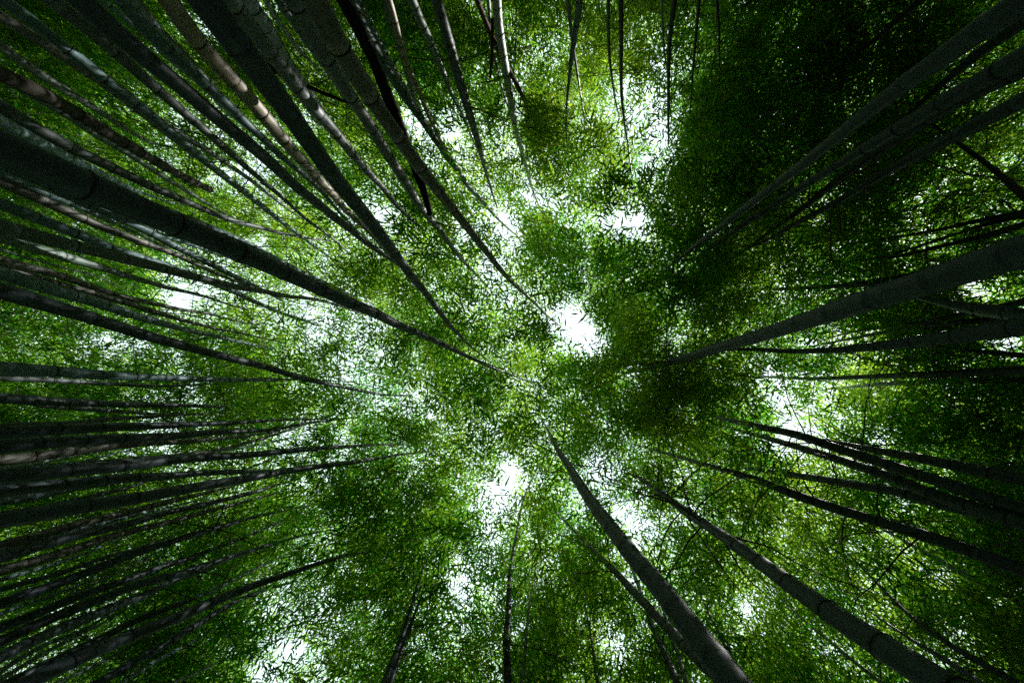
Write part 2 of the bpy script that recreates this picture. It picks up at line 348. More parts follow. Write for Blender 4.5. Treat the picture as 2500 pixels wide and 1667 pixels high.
{"k":"teal","l":"stout teal-green culm with dark node rings, above the black-blue one at left","p":[[-3.56,-0.93,0.0],[-3.8,-0.83,2.07],[-4.11,-0.7,4.15],[-4.14,-0.69,4.31],[-4.17,-0.68,4.4],[-4.21,-0.65,4.59],[-4.26,-0.63,4.79],[-4.3,-0.62,4.99],[-4.35,-0.6,5.19],[-4.4,-0.56,5.41],[-4.45,-0.54,5.62],[-4.5,-0.51,5.83],[-4.55,-0.5,6.03],[-4.6,-0.48,6.26],[-4.67,-0.45,6.59],[-4.74,-0.44,6.9],[-4.81,-0.42,7.24],[-4.9,-0.39,7.62],[-5.04,-0.36,8.3],[-5.2,-0.32,9.0]],"r":[0.0562,0.053,0.05,0.0526,0.0509,0.0505,0.0499,0.0488,0.0476,0.0448,0.042,0.0393,0.0366,0.0342,0.0305,0.0282,0.0256,0.0236,0.0199,0.0109],"b":0,"bare":0,"smooth":0,"root":1},
{"k":"brown","l":"brown culm tucked between the speckled one and the stout teal-green one","p":[[-5.66,-1.64,0.0],[-5.7,-1.39,2.6],[-5.75,-1.06,5.2],[-5.76,-1.01,5.4],[-5.77,-0.95,5.81],[-5.78,-0.91,6.16],[-5.78,-0.9,6.31],[-5.79,-0.85,6.69],[-5.79,-0.83,6.93],[-5.8,-0.76,7.22],[-5.8,-0.75,7.43],[-5.81,-0.71,7.69],[-5.81,-0.68,7.97],[-5.82,-0.65,8.27],[-5.82,-0.61,8.95],[-5.83,-0.5,10.29]],"r":[0.0562,0.053,0.05,0.0523,0.0499,0.0437,0.0426,0.0399,0.0374,0.0347,0.0322,0.0292,0.0258,0.0235,0.0183,0.0128],"b":0,"bare":0,"smooth":0,"root":1},
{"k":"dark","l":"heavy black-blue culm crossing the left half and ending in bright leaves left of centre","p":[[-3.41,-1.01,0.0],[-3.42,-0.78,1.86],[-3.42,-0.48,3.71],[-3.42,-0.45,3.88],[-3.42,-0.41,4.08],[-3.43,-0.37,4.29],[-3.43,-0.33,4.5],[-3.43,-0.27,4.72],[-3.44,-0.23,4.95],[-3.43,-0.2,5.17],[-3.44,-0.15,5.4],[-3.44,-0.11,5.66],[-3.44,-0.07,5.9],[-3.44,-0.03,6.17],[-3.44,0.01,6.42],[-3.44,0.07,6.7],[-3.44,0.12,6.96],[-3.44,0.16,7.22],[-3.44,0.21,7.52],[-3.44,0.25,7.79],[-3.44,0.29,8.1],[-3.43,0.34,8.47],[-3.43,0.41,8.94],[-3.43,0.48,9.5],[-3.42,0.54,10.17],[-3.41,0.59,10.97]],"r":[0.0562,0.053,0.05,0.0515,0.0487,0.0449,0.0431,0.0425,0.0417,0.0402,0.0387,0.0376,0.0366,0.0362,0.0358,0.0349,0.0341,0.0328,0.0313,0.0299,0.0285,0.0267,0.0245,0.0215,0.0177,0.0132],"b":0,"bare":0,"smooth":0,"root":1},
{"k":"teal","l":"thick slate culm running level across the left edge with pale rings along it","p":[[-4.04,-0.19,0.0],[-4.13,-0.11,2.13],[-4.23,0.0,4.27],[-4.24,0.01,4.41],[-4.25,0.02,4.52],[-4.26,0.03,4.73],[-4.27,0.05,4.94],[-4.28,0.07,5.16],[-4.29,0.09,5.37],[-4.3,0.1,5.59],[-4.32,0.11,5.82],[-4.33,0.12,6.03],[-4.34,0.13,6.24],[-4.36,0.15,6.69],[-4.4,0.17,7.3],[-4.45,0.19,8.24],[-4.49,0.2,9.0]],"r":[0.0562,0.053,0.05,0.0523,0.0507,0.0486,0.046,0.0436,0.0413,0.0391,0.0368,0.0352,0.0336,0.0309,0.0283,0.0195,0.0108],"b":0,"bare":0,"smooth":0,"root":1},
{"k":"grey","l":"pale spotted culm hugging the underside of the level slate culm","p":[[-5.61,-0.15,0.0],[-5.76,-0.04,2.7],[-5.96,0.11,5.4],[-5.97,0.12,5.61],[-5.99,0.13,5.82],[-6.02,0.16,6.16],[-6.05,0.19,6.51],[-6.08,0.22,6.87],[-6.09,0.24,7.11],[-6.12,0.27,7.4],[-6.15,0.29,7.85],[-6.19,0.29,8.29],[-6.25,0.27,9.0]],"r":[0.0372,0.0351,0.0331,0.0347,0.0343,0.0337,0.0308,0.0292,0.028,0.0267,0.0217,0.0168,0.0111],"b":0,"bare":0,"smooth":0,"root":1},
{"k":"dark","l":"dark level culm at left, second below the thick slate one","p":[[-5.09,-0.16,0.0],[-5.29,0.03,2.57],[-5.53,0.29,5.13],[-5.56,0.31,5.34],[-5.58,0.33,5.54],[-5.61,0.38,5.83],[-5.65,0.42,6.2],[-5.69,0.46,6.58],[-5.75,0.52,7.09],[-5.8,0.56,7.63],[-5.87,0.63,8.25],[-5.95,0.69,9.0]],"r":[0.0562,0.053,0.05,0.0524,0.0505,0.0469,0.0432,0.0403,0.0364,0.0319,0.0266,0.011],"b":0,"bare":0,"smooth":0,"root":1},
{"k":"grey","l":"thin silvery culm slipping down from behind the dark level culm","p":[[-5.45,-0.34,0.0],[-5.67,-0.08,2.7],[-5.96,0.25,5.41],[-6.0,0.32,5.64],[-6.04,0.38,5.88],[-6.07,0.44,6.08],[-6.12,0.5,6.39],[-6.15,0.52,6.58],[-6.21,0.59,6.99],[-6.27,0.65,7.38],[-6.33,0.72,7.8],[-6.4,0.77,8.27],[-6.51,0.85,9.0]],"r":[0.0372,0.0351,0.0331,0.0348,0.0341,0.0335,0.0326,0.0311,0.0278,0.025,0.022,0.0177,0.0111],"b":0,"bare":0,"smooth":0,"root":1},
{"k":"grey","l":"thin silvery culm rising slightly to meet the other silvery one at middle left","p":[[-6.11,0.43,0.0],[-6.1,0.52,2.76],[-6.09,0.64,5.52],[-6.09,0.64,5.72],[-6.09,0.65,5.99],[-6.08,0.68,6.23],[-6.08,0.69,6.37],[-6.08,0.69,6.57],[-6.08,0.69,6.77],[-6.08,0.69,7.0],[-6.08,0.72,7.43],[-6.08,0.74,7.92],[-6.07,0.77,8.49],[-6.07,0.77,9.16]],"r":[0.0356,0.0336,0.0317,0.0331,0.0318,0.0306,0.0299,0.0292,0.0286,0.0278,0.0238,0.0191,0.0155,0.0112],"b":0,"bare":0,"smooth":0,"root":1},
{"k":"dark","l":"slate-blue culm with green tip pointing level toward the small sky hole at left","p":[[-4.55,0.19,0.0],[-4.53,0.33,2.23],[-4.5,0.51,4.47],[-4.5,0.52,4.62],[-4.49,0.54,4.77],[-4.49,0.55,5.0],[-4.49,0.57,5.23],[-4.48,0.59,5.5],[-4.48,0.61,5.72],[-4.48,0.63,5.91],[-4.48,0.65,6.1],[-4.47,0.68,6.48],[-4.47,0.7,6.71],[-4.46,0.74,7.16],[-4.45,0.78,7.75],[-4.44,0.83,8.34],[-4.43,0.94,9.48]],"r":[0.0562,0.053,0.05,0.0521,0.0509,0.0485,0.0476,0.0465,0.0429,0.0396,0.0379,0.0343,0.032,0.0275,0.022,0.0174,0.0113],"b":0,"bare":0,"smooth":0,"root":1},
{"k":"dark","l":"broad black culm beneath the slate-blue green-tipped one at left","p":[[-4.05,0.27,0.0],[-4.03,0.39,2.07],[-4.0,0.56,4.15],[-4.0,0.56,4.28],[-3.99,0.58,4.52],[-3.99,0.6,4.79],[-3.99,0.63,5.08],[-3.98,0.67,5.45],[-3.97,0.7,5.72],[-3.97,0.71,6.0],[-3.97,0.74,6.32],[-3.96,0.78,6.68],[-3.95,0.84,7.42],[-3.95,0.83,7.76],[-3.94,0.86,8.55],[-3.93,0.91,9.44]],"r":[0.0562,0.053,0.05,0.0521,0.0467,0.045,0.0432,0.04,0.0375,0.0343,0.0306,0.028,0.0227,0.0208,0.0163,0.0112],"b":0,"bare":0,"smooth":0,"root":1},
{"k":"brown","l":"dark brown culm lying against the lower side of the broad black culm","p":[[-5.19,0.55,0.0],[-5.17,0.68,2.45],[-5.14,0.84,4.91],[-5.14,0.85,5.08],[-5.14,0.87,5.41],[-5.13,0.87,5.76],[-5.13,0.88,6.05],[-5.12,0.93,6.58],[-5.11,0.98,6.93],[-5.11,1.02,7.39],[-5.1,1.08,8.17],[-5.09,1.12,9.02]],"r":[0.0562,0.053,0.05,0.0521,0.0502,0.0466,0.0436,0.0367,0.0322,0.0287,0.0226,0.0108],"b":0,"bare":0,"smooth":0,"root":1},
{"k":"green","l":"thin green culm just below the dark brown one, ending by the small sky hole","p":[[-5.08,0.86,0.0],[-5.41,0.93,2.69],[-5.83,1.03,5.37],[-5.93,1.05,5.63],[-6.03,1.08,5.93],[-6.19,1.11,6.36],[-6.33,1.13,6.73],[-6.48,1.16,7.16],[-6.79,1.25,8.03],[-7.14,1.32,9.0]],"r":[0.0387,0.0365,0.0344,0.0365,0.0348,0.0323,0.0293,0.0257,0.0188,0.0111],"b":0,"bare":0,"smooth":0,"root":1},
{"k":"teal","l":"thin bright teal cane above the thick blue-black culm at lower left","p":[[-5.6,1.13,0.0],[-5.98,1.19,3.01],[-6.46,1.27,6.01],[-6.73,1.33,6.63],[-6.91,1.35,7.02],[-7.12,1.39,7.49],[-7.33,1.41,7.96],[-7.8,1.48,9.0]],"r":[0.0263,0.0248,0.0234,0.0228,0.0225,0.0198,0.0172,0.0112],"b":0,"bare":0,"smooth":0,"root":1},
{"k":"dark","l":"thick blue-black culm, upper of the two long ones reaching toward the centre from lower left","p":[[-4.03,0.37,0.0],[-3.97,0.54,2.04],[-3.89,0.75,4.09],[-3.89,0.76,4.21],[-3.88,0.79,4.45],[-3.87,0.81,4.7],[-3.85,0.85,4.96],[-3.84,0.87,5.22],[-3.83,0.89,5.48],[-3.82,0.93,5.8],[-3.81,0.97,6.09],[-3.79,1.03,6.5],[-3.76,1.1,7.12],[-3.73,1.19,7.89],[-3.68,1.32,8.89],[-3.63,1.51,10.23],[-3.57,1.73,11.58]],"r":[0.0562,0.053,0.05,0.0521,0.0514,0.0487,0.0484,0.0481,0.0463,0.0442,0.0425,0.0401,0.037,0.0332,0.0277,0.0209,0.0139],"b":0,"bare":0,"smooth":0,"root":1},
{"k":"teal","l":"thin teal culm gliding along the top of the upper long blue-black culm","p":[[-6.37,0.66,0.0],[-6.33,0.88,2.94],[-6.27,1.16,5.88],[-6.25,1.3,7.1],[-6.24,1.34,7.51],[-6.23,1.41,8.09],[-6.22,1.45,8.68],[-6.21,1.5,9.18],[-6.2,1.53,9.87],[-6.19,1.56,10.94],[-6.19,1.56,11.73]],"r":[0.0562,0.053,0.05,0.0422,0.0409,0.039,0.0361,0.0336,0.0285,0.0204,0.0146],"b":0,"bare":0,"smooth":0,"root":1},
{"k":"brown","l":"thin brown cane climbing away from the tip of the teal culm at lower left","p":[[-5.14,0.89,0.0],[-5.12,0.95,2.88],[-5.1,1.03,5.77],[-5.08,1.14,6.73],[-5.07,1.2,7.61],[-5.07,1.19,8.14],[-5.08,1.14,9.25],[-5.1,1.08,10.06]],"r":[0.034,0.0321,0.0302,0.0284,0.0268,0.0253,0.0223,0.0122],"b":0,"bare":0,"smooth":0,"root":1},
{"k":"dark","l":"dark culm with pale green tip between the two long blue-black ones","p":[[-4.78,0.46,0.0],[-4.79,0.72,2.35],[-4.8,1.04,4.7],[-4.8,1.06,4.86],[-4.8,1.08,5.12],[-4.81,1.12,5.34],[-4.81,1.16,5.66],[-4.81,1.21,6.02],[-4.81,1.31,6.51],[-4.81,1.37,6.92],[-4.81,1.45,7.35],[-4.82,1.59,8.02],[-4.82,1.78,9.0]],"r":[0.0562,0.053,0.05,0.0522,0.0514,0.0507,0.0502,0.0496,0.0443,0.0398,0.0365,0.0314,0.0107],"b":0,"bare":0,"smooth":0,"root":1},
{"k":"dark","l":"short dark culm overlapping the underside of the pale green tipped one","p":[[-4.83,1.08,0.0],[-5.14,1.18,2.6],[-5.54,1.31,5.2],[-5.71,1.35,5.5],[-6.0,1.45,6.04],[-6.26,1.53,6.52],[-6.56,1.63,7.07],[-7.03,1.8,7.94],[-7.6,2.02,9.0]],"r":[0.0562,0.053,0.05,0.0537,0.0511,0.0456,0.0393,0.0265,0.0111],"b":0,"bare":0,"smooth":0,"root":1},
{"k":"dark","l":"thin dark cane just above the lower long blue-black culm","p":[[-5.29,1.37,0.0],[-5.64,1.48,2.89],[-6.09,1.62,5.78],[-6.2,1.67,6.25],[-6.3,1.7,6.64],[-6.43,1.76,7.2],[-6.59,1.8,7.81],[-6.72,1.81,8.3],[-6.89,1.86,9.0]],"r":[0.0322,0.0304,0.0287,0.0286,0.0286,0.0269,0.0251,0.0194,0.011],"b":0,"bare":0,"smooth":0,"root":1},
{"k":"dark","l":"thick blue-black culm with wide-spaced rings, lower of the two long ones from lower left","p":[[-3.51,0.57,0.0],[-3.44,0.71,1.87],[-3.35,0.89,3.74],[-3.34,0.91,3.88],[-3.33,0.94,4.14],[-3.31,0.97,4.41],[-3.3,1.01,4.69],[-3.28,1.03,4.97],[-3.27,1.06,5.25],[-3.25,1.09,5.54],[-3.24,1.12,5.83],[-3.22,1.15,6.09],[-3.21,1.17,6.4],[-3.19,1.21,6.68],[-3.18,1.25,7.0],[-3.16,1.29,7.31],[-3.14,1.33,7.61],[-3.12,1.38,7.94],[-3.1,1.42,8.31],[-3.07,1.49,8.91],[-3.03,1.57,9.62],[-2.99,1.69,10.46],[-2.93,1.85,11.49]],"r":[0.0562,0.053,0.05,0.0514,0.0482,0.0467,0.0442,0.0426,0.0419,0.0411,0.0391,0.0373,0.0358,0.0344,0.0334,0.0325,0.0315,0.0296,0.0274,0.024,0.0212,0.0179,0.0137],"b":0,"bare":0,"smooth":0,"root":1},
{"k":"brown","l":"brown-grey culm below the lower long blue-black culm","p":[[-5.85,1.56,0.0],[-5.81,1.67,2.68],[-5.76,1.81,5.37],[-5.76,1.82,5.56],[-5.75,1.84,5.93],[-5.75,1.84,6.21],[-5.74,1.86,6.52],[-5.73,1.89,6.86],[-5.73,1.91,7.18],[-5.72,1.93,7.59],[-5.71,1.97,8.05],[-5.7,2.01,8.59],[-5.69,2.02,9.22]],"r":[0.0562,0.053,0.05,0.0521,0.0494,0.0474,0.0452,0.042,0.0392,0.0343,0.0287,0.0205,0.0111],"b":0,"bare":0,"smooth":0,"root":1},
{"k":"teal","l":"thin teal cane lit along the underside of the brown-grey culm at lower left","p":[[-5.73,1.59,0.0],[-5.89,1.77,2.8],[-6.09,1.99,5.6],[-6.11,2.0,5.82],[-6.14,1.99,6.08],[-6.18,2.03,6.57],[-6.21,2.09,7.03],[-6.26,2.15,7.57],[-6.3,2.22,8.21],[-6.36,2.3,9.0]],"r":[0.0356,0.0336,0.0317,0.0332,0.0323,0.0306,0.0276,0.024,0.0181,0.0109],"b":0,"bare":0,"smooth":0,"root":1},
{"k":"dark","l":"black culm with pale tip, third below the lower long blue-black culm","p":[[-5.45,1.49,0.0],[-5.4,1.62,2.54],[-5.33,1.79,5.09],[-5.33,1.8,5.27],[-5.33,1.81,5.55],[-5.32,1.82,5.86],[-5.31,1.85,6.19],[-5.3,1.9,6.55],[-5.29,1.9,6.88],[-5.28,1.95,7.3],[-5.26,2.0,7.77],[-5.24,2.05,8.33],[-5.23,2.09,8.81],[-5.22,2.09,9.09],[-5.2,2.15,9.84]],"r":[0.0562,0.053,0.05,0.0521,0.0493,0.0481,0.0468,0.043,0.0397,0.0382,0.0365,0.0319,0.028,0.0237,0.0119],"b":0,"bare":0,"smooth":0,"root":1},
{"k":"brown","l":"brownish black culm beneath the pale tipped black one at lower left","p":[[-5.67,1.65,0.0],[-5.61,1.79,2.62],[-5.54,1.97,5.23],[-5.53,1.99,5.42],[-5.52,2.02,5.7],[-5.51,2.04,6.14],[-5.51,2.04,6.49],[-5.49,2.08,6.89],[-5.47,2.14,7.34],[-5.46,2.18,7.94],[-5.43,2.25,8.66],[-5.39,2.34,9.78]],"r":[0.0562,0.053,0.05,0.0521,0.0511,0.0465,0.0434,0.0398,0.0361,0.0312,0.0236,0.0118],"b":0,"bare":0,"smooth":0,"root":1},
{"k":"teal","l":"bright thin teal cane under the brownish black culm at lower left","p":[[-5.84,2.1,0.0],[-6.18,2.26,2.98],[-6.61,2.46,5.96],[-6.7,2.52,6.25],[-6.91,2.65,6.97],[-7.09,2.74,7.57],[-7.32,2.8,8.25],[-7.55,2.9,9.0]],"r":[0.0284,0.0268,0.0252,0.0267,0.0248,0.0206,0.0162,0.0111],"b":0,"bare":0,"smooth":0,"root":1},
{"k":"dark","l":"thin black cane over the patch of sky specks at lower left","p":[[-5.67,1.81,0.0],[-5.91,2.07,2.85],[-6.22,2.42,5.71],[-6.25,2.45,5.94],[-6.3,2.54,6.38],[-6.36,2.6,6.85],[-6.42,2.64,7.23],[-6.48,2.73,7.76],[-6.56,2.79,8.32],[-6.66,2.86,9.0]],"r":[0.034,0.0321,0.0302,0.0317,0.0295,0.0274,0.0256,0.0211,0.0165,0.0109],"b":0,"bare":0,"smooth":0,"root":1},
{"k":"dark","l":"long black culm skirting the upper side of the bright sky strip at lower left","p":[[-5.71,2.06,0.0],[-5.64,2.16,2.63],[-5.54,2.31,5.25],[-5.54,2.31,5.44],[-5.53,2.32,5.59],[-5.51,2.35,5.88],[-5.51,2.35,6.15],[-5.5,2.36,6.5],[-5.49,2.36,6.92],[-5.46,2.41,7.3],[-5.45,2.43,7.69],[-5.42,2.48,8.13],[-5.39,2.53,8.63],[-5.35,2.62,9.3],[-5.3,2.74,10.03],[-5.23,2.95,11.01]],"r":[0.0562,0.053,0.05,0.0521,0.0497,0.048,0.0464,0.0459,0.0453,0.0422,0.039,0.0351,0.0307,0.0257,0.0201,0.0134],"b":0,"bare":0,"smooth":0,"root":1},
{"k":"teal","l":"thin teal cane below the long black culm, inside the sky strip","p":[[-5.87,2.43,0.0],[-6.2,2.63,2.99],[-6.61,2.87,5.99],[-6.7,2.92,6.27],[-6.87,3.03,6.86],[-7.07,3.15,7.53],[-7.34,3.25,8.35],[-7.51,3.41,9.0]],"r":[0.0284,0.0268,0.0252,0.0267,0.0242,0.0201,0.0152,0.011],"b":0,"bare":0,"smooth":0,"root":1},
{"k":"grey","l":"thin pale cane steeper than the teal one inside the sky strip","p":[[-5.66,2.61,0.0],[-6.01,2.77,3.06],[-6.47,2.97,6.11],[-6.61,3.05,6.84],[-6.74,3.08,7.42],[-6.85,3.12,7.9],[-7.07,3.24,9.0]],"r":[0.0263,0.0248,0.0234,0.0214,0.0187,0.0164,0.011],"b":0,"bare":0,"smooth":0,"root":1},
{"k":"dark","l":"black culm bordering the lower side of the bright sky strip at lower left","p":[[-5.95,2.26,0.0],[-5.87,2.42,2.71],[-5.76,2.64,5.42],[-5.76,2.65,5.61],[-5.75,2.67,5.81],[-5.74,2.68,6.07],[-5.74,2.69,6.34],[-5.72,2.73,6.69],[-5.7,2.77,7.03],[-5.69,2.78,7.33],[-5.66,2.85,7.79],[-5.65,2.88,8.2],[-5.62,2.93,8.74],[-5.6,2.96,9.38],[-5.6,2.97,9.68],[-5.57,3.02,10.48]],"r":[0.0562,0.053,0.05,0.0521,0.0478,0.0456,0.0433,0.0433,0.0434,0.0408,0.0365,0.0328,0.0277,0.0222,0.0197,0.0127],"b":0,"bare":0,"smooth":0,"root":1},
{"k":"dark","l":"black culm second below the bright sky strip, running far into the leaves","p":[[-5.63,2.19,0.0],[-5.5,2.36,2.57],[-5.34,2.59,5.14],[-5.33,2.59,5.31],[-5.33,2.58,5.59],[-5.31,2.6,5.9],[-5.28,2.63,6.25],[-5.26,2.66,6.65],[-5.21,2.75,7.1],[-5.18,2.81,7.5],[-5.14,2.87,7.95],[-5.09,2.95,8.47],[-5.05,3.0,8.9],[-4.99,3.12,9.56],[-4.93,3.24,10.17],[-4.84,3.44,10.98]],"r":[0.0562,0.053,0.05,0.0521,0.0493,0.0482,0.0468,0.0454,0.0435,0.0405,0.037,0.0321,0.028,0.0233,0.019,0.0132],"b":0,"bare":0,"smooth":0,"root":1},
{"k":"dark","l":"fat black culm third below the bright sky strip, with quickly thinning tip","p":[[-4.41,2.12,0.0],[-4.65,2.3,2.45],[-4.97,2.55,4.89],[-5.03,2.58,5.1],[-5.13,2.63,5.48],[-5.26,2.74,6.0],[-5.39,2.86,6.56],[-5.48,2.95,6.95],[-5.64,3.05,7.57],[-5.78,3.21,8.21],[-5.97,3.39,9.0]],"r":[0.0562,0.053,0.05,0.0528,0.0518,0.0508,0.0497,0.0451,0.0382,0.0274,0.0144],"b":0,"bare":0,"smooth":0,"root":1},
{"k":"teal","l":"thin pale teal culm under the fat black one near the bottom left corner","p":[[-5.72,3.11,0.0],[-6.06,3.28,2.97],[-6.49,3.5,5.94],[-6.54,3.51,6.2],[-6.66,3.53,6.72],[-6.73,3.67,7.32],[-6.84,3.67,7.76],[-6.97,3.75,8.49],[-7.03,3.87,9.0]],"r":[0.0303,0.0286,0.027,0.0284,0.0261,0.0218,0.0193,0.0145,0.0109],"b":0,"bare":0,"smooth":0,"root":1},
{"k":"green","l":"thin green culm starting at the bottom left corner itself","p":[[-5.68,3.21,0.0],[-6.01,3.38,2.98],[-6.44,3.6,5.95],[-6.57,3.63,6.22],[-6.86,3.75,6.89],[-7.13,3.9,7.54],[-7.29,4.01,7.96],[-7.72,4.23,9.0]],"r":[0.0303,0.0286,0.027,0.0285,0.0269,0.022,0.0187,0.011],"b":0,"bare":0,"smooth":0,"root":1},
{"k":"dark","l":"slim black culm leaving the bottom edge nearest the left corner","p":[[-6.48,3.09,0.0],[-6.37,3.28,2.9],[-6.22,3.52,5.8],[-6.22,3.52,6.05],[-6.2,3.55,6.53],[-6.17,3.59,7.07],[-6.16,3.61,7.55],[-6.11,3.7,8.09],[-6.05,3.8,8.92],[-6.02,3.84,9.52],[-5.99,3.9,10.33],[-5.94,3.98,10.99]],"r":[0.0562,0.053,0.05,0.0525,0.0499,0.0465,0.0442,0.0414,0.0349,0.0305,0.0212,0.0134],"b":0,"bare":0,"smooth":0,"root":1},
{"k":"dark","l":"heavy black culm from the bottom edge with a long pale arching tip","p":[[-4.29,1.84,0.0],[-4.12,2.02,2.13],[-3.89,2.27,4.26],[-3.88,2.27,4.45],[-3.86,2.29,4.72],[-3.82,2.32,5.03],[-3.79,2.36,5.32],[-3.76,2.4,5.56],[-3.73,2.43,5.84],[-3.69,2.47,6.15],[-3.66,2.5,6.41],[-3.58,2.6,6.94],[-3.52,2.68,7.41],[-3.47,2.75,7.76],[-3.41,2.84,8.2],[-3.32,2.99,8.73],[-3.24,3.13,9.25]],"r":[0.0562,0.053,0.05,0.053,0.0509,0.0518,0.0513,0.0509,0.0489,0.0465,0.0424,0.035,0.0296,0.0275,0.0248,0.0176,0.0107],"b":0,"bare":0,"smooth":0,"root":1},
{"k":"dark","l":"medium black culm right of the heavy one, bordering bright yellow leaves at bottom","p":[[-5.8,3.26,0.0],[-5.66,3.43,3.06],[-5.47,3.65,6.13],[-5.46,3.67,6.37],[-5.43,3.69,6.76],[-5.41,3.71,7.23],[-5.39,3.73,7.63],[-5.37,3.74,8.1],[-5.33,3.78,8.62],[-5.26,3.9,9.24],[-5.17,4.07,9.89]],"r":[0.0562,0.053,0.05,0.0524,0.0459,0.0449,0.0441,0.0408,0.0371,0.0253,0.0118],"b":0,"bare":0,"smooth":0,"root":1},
{"k":"green","l":"thin pale cane between the heavy and the medium black culms at the bottom","p":[[-6.37,3.4,0.0],[-6.34,3.59,3.14],[-6.31,3.83,6.29],[-6.29,3.89,6.6],[-6.27,3.97,7.18],[-6.26,4.01,7.82],[-6.29,4.0,8.26],[-6.28,4.07,9.0]],"r":[0.0241,0.0228,0.0215,0.0227,0.0222,0.0181,0.0155,0.0108],"b":0,"bare":0,"smooth":0,"root":1},
{"k":"teal","l":"thin lit green culm over the bright yellow leaves at the bottom left","p":[[-4.57,3.04,0.0],[-4.85,3.31,3.11],[-5.21,3.66,6.21],[-5.3,3.75,6.53],[-5.49,3.91,7.14],[-5.75,4.19,8.06],[-6.02,4.47,9.0]],"r":[0.0284,0.0268,0.0252,0.0268,0.0272,0.0189,0.0107],"b":0,"bare":0,"smooth":0,"root":1},
{"k":"green","l":"rightmost short thin culm over the bright yellow leaves at the bottom left","p":[[-4.39,3.17,0.0],[-4.65,3.49,3.28],[-4.98,3.9,6.56],[-5.2,4.16,7.17],[-5.45,4.5,7.9],[-5.85,4.97,9.0]],"r":[0.0218,0.0206,0.0194,0.0217,0.0213,0.0106],"b":0,"bare":0,"smooth":0,"root":1},
{"k":"grey","l":"grey culm with a row of white sun spots beside the wide black top culm","p":[[-3.22,-2.8,0.0],[-3.31,-2.65,1.9],[-3.43,-2.47,3.8],[-3.43,-2.46,3.94],[-3.44,-2.45,4.03],[-3.44,-2.44,4.23],[-3.45,-2.43,4.39],[-3.47,-2.4,4.57],[-3.48,-2.38,4.75],[-3.49,-2.36,4.93],[-3.51,-2.34,5.12],[-3.52,-2.32,5.3],[-3.53,-2.3,5.48],[-3.54,-2.28,5.67],[-3.56,-2.25,5.87],[-3.57,-2.23,6.04],[-3.58,-2.22,6.19],[-3.6,-2.19,6.43],[-3.61,-2.17,6.68],[-3.64,-2.13,7.04],[-3.67,-2.09,7.33],[-3.68,-2.05,7.9],[-3.71,-2.01,8.4],[-3.76,-1.94,9.0]],"r":[0.0562,0.053,0.05,0.0524,0.0499,0.0472,0.0463,0.0456,0.0443,0.0429,0.041,0.039,0.037,0.035,0.0331,0.0315,0.0301,0.028,0.0257,0.0236,0.0222,0.0187,0.0149,0.0108],"b":0,"bare":0,"smooth":0,"root":1},
{"k":"dark","l":"wide black culm between the sun-spotted grey one and the teal twin culms at top left","p":[[-2.0,-1.83,0.0],[-2.11,-1.79,1.56],[-2.24,-1.74,3.12],[-2.27,-1.72,3.25],[-2.29,-1.71,3.38],[-2.31,-1.7,3.62],[-2.33,-1.7,3.86],[-2.35,-1.69,4.09],[-2.37,-1.68,4.34],[-2.39,-1.68,4.61],[-2.42,-1.67,4.9],[-2.46,-1.65,5.19],[-2.48,-1.64,5.52],[-2.51,-1.64,5.84],[-2.54,-1.63,6.21],[-2.56,-1.63,6.56],[-2.6,-1.62,6.95],[-2.62,-1.62,7.31],[-2.64,-1.62,7.65],[-2.66,-1.63,8.03],[-2.73,-1.62,9.0]],"r":[0.0562,0.053,0.05,0.0535,0.0507,0.0494,0.0467,0.0466,0.0469,0.047,0.0463,0.0457,0.045,0.0442,0.0434,0.0409,0.0387,0.0361,0.0306,0.0248,0.0106],"b":0,"bare":0,"smooth":1,"root":1},
{"k":"green","l":"thin lit cane crossing low over the wide black culm at top left","p":[[-5.23,-3.92,0.0],[-5.54,-4.12,2.87],[-5.93,-4.37,5.74],[-6.1,-4.5,6.08],[-6.16,-4.53,6.18],[-6.37,-4.69,6.59],[-6.62,-4.83,7.04],[-6.96,-5.06,7.7],[-7.68,-5.49,9.0]],"r":[0.0263,0.0248,0.0234,0.0251,0.0251,0.0248,0.0242,0.023,0.0118],"b":0,"bare":0,"smooth":0,"root":1},
{"k":"teal","l":"thin teal cane along the left side of the slate-green culm at the top","p":[[-4.66,-4.2,0.0],[-4.89,-4.18,2.77],[-5.19,-4.16,5.54],[-5.22,-4.15,5.74],[-5.24,-4.15,5.84],[-5.26,-4.16,6.14],[-5.28,-4.17,6.39],[-5.34,-4.15,6.77],[-5.38,-4.16,7.16],[-5.42,-4.17,7.58],[-5.47,-4.15,7.85],[-5.53,-4.14,8.35],[-5.59,-4.15,9.0]],"r":[0.0322,0.0304,0.0287,0.0299,0.0297,0.029,0.0284,0.0284,0.0283,0.0281,0.0254,0.0194,0.0113],"b":0,"bare":0,"smooth":0,"root":1},
{"k":"teal","l":"slate-green culm with silvery sun flecks beside a strip of vivid green leaves at top left","p":[[-2.88,-2.97,0.0],[-2.99,-2.84,2.03],[-3.13,-2.68,4.06],[-3.19,-2.62,4.23],[-3.22,-2.59,4.5],[-3.23,-2.58,4.73],[-3.25,-2.56,4.94],[-3.26,-2.55,5.17],[-3.27,-2.53,5.42],[-3.29,-2.5,5.68],[-3.3,-2.49,5.94],[-3.32,-2.46,6.2],[-3.33,-2.45,6.43],[-3.33,-2.45,6.68],[-3.34,-2.44,6.91],[-3.36,-2.41,7.24],[-3.4,-2.37,7.61],[-3.43,-2.33,7.89],[-3.46,-2.29,8.34],[-3.49,-2.25,9.0]],"r":[0.0562,0.053,0.05,0.0528,0.0476,0.0457,0.0456,0.0453,0.0437,0.0423,0.04,0.038,0.0361,0.034,0.032,0.0293,0.0264,0.0244,0.0191,0.0108],"b":0,"bare":0,"smooth":0,"root":1},
